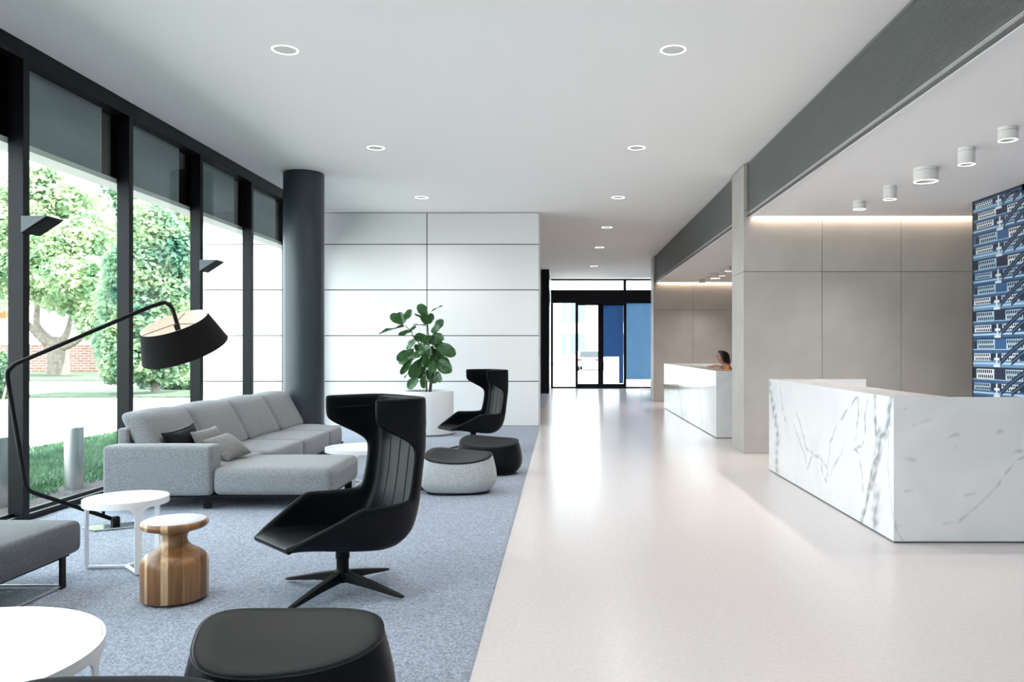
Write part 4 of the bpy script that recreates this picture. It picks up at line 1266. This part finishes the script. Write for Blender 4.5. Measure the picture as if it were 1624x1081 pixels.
    # hair: cap swept over the crown and falling behind the shoulder
    skin('hair', [(-0.145, 0, 1.385), (-0.09, 0, 1.400), (-0.03, 0, 1.355), (0.0, 0, 1.27), (0.02, 0, 1.18), (0.035, 0, 1.09),
                  (-0.115, -0.068, 1.375), (-0.075, -0.085, 1.29), (-0.05, -0.09, 1.20), (-0.115, 0.068, 1.375), (-0.075, 0.085, 1.29), (-0.05, 0.09, 1.20)],
         [(0, 1), (1, 2), (2, 3), (3, 4), (4, 5), (1, 6), (6, 7), (7, 8), (1, 9), (9, 10), (10, 11)],
         [0.045, 0.068, 0.085, 0.080, 0.062, 0.03, 0.035, 0.035, 0.024, 0.035, 0.035, 0.024], 'hair', root=1)
    skin('orange_top', [(0.08, 0, 0.80), (0.04, 0, 0.95), (0.0, 0, 1.085), (0.0, -0.175, 1.09), (-0.04, -0.21, 0.97), (-0.06, -0.222, 0.89), (0.0, 0.175, 1.09), (-0.04, 0.21, 0.97), (-0.06, 0.222, 0.89)],
         [(0, 1), (1, 2), (2, 3), (3, 4), (4, 5), (2, 6), (6, 7), (7, 8)], [0.12, (0.13, 0.11), (0.12, 0.10), 0.068, 0.058, 0.053, 0.068, 0.058, 0.053], 'shirt')
    skin('black_vest', [(0.10, 0, 0.66), (0.08, 0, 0.80), (0.04, 0, 0.95), (0.0, 0, 1.08), (-0.035, 0, 1.13)], [(0, 1), (1, 2), (2, 3), (3, 4)], [0.14, 0.130, (0.142, 0.122), (0.138, 0.115), 0.075], 'vest')
    V2, E2, R2 = [(0.10, 0, 0.64)], [], [0.138]
    for s in (-1, 1):
        k = len(V2)
        V2 += [(0.02, s * 0.10, 0.63), (-0.36, s * 0.13, 0.60), (-0.33, s * 0.13, 0.18), (-0.355, s * 0.13, 0.07)]; R2 += [0.102, 0.07, 0.056, 0.052]
        E2 += [(0, k), (k, k + 1), (k + 1, k + 2), (k + 2, k + 3)]
    skin('trousers', V2, E2, R2, 'vest')
    b = MB()
    for s in (-1, 1):
        b = MB(); b.add(*rbox((0.25, 0.09, 0.07), 0.03, 5), T=Matrix.Translation((-0.42, s * 0.14, 0.036))); b.build('shoe', 'blackmatte', r, smooth='all')
person()

# small white rail frame by the entrance
rl = empty('barrier_rail', (3.02, Y_END - 1.2, 0), label='thin white metal rail frame by the entrance glazing', cat='rail')
for x in (-0.2, 0.12):
    b = MB(); b.tube([(x, 0, 0), (x, 0, 0.30)], 0.012, 8); b.build('post', 'whitemetal', rl)
b = MB(); b.tube([(0.05, 0, 0.30), (0.5, 0, 0.30)], 0.014, 8); b.build('top_bar', 'whitemetal', rl)
b = MB(); b.tube([(-0.2, 0, 0.012), (0.5, 0, 0.012)], 0.010, 8); b.build('floor_bar', 'whitemetal', rl)

# ================================================================== OUTSIDE
GZ = -0.06
def ground(name, x0, y0, x1, y1, z, m):
    b = MB(); b.box((x0, y0, z - 0.3), (x1, y1, z)); return tag(b.build(name, m), kind='structure')
ground('ground', -220, -60, 160, 260, GZ - 0.03, 'drive')
ground('lawn', -8.1, -12, -5.45, 14.9, GZ, 'lawn')
ground('garden_bed', -5.45, -12, -4.63, 14.9, GZ, 'mulch')
ground('verge', -70, 38, -19, 56, GZ + 0.02, 'lawn')
ground('verge_far', -17.5, 25, -10, 33, GZ + 0.02, 'lawn')
def blades(name, x0, x1, y0, y1, n, hgt, m, label, cat):
    x = RNG.uniform(x0, x1, n); y = RNG.uniform(y0, y1, n)
    free = (np.hypot(x + 5.28, y - 8.62) > 0.17) & (np.hypot(x + 5.40, y - 7.65) > 0.17)
    x, y = x[free], y[free]; n = len(x)
    a = RNG.uniform(0, 2 * PI, n); w = 0.010; h = hgt * RNG.uniform(0.5, 1.2, n)
    dx, dy = np.cos(a) * w, np.sin(a) * w
    lx, ly = RNG.normal(0, hgt * 0.4, n), RNG.normal(0, hgt * 0.4, n)
    z = np.full(n, GZ - 0.005)
    co = np.stack([np.stack([x - dx, y - dy, z], -1), np.stack([x + dx, y + dy, z], -1), np.stack([x + lx, y + ly, z + h], -1)], 1).reshape(-1, 3)
    o = grid_mesh(name, co, np.arange(n * 3).reshape(-1, 3), m, None, False)
    return tag(o, label, cat, kind='stuff')
blades('lawn_grass', -8.05, -5.3, 5.0, 14.8, 34000, 0.065, 'grass', 'short green grass of the lawn outside the windows', 'grass')
def bollard(x, y, label):
    r = empty('bollard', (x, y, GZ), label=label, cat='bollard', group='steel bollards on the lawn')
    b = MB(); b.lathe([(0.093, 0), (0.093, 0.655)], 40); b.build('post', 'steel', r, smooth=True)
    b = MB(); b.lathe([(0.093, 0.655), (0.090, 0.664), (0.02, 0.668)], 40); b.build('cap', 'steel', r, smooth=True)
bollard(-5.28, 8.62, 'brushed steel bollard on the lawn beside the sofa arm')
bollard(-5.40, 7.65, 'brushed steel bollard on the lawn behind the bent arm of the floor lamp')

def foliage(name, parent, clumps, n, size, m, seed):
    rng = np.random.default_rng(seed)
    w = np.array([c[3] * c[4] * c[5] for c in clumps]) ** 0.8; w = w / w.sum()
    k = rng.choice(len(clumps), n, p=w)
    C = np.array(clumps)[k]
    d = rng.normal(size=(n, 3)); d /= np.linalg.norm(d, axis=1)[:, None]
    rad = rng.random(n) ** 0.42
    p = C[:, :3] + d * C[:, 3:6] * rad[:, None]
    a = rng.normal(size=(n, 3)); a /= np.linalg.norm(a, axis=1)[:, None]
    nrm = d * 0.5 + np.array([0, 0, 0.7]) + rng.normal(size=(n, 3)) * 0.6
    nrm /= np.linalg.norm(nrm, axis=1)[:, None]
    a = a - nrm * (a * nrm).sum(1)[:, None]; a /= np.linalg.norm(a, axis=1)[:, None]
    b_ = np.cross(nrm, a)
    s = size * rng.uniform(0.6, 1.3, n)[:, None]
    q = np.stack([p - a * s * 0.5, p + b_ * s * 0.32 - a * s * 0.05, p + a * s * 0.5 - nrm * s * 0.12, p - b_ * s * 0.32 - a * s * 0.05], 1).reshape(-1, 3)
    L = parent.location
    q = q - np.array([L.x, L.y, L.z])
    o = grid_mesh(name, q, np.arange(n * 4).reshape(-1, 4), m, parent, False)
    return tag(o, kind='stuff')
def limb(parent, pts, r0, r1, name='branch'):
    q = MB(); p = smooth_path(pts, 5)
    q.tube(p, [r0 + (r1 - r0) * (i / (len(p) - 1)) ** 0.7 for i in range(len(p))], 10); q.build(name, 'bark', parent, smooth='all')

# big old tree beyond the driveway, its forked trunk in view
Yt = 46.0
def tp(px, py, d=0.0): return at_depth(px, py, Yt + d)
tb = tp(93, 594); tb.z = GZ
t1 = empty('tree', tb, label='big old tree with a forked pale trunk beyond the driveway', cat='tree')
Lc = lambda px, py, d=0.0: tp(px, py, d) - tb
limb(t1, [Vector((0, 0, -0.1)), Lc(92, 565), Lc(88, 552), Lc(80, 540)], 0.62, 0.45, 'trunk')
limb(t1, [Lc(86, 552), Lc(72, 540, -0.3), Lc(58, 528, -0.5), Lc(45, 515, -0.8), Lc(20, 495, -1)], 0.36, 0.12)
limb(t1, [Lc(80, 542), Lc(66, 528, 0.3), Lc(58, 512, 0.5), Lc(60, 480, 0.8), Lc(62, 430, 1)], 0.34, 0.10)
limb(t1, [Lc(88, 550), Lc(105, 530, 0.5), Lc(112, 505, 0.6), Lc(120, 460, 0.8)], 0.28, 0.08)
limb(t1, [Lc(90, 556), Lc(125, 540, -0.4), Lc(150, 510, -0.6)], 0.22, 0.06)
limb(t1, [Lc(62, 470, 0.8), Lc(90, 420, 0.6), Lc(120, 370, 0.4)], 0.14, 0.04)
def clump(px, py, rx, rz, Y, ry=None):
    p = at_depth(px, py, Y); k = Y / F
    return (p.x, p.y, p.z, rx * k, (ry or rx) * k, rz * k)
cl = [clump(70, 310, 50, 45, 47), clump(120, 330, 55, 45, 48), clump(40, 360, 55, 50, 46), clump(95, 390, 60, 45, 45), clump(150, 380, 50, 50, 46), clump(60, 430, 50, 35, 45),
      clump(120, 440, 55, 38, 44), clump(165, 455, 40, 50, 44), clump(110, 480, 40, 22, 45), clump(75, 275, 30, 22, 47), clump(145, 510, 30, 30, 44), clump(10, 330, 45, 60, 46), clump(0, 420, 40, 50, 45), clump(60, 466, 26, 18, 45)]
foliage('foliage', t1, cl, 24000, 0.34, 'treea', 1)
# nearer tree with drooping boughs
Y2 = 27.0
b2 = at_depth(246, 640, Y2); b2.z = GZ
t2 = empty('tree', b2, label='leafy tree with boughs drooping to the ground in front of the driveway', cat='tree')
limb(t2, [(0, 0, -0.1), (0.1, 0, 1.2), (-0.05, 0.1, 2.6), (0.1, 0, 4.4)], 0.16, 0.05, 'trunk')
limb(t2, [(0.05, 0, 1.6), (-0.8, -0.2, 2.4), (-1.6, -0.3, 2.6)], 0.08, 0.03)
limb(t2, [(0.0, 0, 2.0), (0.6, 0.3, 3.0), (1.0, 0.3, 3.6)], 0.08, 0.03)
cl = [clump(235, 360, 45, 45, 27), clump(275, 400, 35, 50, 27), clump(215, 430, 50, 50, 26.5), clump(265, 460, 40, 45, 27), clump(225, 500, 45, 40, 26.5), clump(180, 540, 30, 45, 26),
      clump(200, 570, 40, 40, 26), clump(255, 540, 45, 40, 27), clump(285, 500, 25, 45, 27.5), clump(240, 585, 40, 26, 27), clump(178, 590, 20, 22, 26), clump(280, 575, 24, 26, 28), clump(190, 480, 40, 40, 26.5), clump(230, 300, 36, 30, 29)]
foliage('foliage', t2, cl, 26000, 0.22, 'treeb', 2)
# trees filling the background
def back_tree(px, py, Y, rx, rz, n, m, seed, label):
    c = at_depth(px, py, Y)
    r = empty('tree', (c.x, c.y, GZ), label=label, cat='tree')
    limb(r, [(0, 0, -0.1), (0.2, 0, c.z * 0.4), (0, 0.1, c.z)], 0.25, 0.08, 'trunk')
    rn = random.Random(seed)
    cl = [clump(px + rn.uniform(-0.6, 0.6) * rx, py + rn.uniform(-0.6, 0.6) * rz, rx * 0.5, rz * 0.42, Y + rn.uniform(-1.5, 1.5)) for _ in range(9)]
    foliage('foliage', r, cl, n, 0.42, m, seed)
back_tree(190, 400, 62, 60, 120, 12000, 'treeb', 21, 'tall dense tree behind the old forked tree')
back_tree(270, 390, 56, 45, 100, 9000, 'treea', 22, 'pale green tree behind the drooping tree near the white outdoor wall')
back_tree(-35, 390, 52, 55, 110, 10000, 'treea', 23, 'pale green tree behind the shop with the orange fascia')
def shrub(px, py, Y, rx, rz, n, seed, label):
    c = at_depth(px, py, Y)
    r = empty('shrub', (c.x, c.y, GZ), label=label, cat='shrub')
    rn = random.Random(seed)
    cl = [clump(px + rn.uniform(-0.6, 0.6) * rx, py + rn.uniform(-0.2, 0.5) * rz, rx * 0.55, rz * 0.6, Y + rn.uniform(-0.6, 0.6)) for _ in range(6)]
    foliage('foliage', r, cl, n, 0.24, 'bush', seed)
    limb(r, [(0, 0, 0), (0.1, 0, 0.4), (0.2, 0.1, 0.8)], 0.04, 0.02, 'stem')
shrub(275, 612, 30, 45, 22, 5000, 31, 'low shrub under the drooping tree')
shrub(5, 590, 24, 16, 42, 4000, 32, 'leafy shrub below the shop with the orange fascia')
# brick wall behind the old tree
bw = at_depth(110, 594, 52)
w0 = empty('brick_wall', (bw.x, 52.0, GZ), label='low red brick wall behind the old forked tree', cat='wall')
b = MB(); b.box((-9, 0, 0), (9, 0.3, 1.75)); b.build('brickwork', 'brick', w0)
b = MB(); b.box((-9.05, -0.04, 1.75), (9.05, 0.34, 1.85)); b.build('coping', 'drive', w0)
# shop with orange fascia, glimpsed at the far side
sp = at_depth(-40, 560, 60); sp.x = -44.6
s0 = empty('shop_building', (sp.x, 60.0, GZ), label='white shop building with an orange fascia stripe across the driveway', cat='building')
b = MB(); b.box((-6, 0, 0), (2.85, 1.2, 3.2)); b.build('wall', 'plaster', s0)
b = MB(); b.box((-6.2, -0.4, 3.85), (3.0, 1.2, 4.35)); b.build('fascia', 'orange', s0)
b = MB(); b.box((-6.2, -0.3, 3.2), (3.0, 1.2, 3.85)); b.build('sign_band', 'slat', s0)
b = MB(); b.box((-6.2, -0.3, 4.35), (3.0, 1.2, 4.9)); b.build('parapet', 'plaster', s0)
for x in (-4, -1, 1.4):
    b = MB(); b.box((x - 0.6, -0.03, 0.8), (x + 0.6, 0.02, 2.4)); b.build('window', 'carglass', s0)
# street beyond the entrance: pale building, post and a parked car
e0 = empty('street_building', (6.0, 75, GZ), label='pale building across the street seen through the entrance doors', cat='building')
b = MB(); b.box((-16, 0, 0), (20, 8, 7.0)); b.build('wall', 'plaster', e0)
for i in range(8):
    for z in (1.0, 4.0):
        b = MB(); b.box((-14 + i * 4, -0.06, z), (-11.8 + i * 4, 0.02, z + 1.9)); b.build('window', 'farglass', e0)
cp = empty('canopy_post', (0.28, 36.0, GZ), label='grey steel canopy post outside the glass entrance', cat='post')
b = MB(); b.box((-0.08, -0.08, 0.012), (0.08, 0.08, 3.9)); b.build('post', 'slat', cp)
b = MB(); b.box((-0.16, -0.16, 0), (0.16, 0.16, 0.015)); b.build('foot_plate', 'slat', cp)
def car(loc, rz, label):
    r = empty('car', loc, rz, label=label, cat='car')
    side = [(-2.1, 0.32), (-2.15, 0.70), (-2.05, 0.88), (-1.55, 0.95), (-1.05, 1.38), (-0.2, 1.48), (0.7, 1.40), (1.35, 0.98), (1.95, 0.86), (2.15, 0.66), (2.12, 0.32)]
    T = Matrix(((1, 0, 0, 0), (0, 0, -1, 0.85), (0, 1, 0, 0), (0, 0, 0, 1)))
    b = MB(); b.prism(side, 1.7, T=T); b.build('body', 'car', r, bevel=0.06, seg=3)
    for s in (-1, 1):
        g = MB(); y = s * 0.853
        g.add([(-1.35, y, 1.0), (1.15, y, 1.0), (0.65, y, 1.34), (-0.2, y, 1.41), (-1.0, y, 1.32)], [(0, 1, 2, 3, 4)]); g.build('side_window', 'carglass', r)
    g = MB(); g.add([(1.33, -0.7, 1.02), (1.33, 0.7, 1.02), (0.76, 0.65, 1.40), (0.76, -0.65, 1.40)], [(0, 1, 2, 3)]); g.build('windscreen', 'carglass', r)
    g = MB(); g.add([(-1.57, -0.7, 0.98), (-1.57, 0.7, 0.98), (-1.10, 0.65, 1.37), (-1.10, -0.65, 1.37)], [(0, 1, 2, 3)]); g.build('rear_window', 'carglass', r)
    for x in (-1.3, 1.35):
        for s in (-1, 1):
            q = MB(); q.lathe([(0.20, -0.10), (0.31, -0.09), (0.32, 0), (0.31, 0.09), (0.20, 0.10)], 24, T=Matrix.Translation((x, s * 0.80, 0.32)) @ Matrix.Rotation(PI / 2, 4, 'X'))
            wl_ = q.build('wheel', 'tyre', r, smooth=True)
            q = MB(); q.lathe([(0.02, -0.105), (0.19, -0.10), (0.19, 0.10), (0.02, 0.105)], 20, T=Matrix.Translation((x, s * 0.80, 0.32)) @ Matrix.Rotation(PI / 2, 4, 'X')); q.build('hubcap', 'steel', wl_)
    for s in (-1, 1):
        q = MB(); q.box((-2.16, s * 0.62 - 0.14, 0.70), (-2.02, s * 0.62 + 0.14, 0.84)); q.build('tail_lamp', 'tail', r)
car((2.1, 58, GZ - 0.03), math.radians(84), 'silver car parked outside the glass entrance')
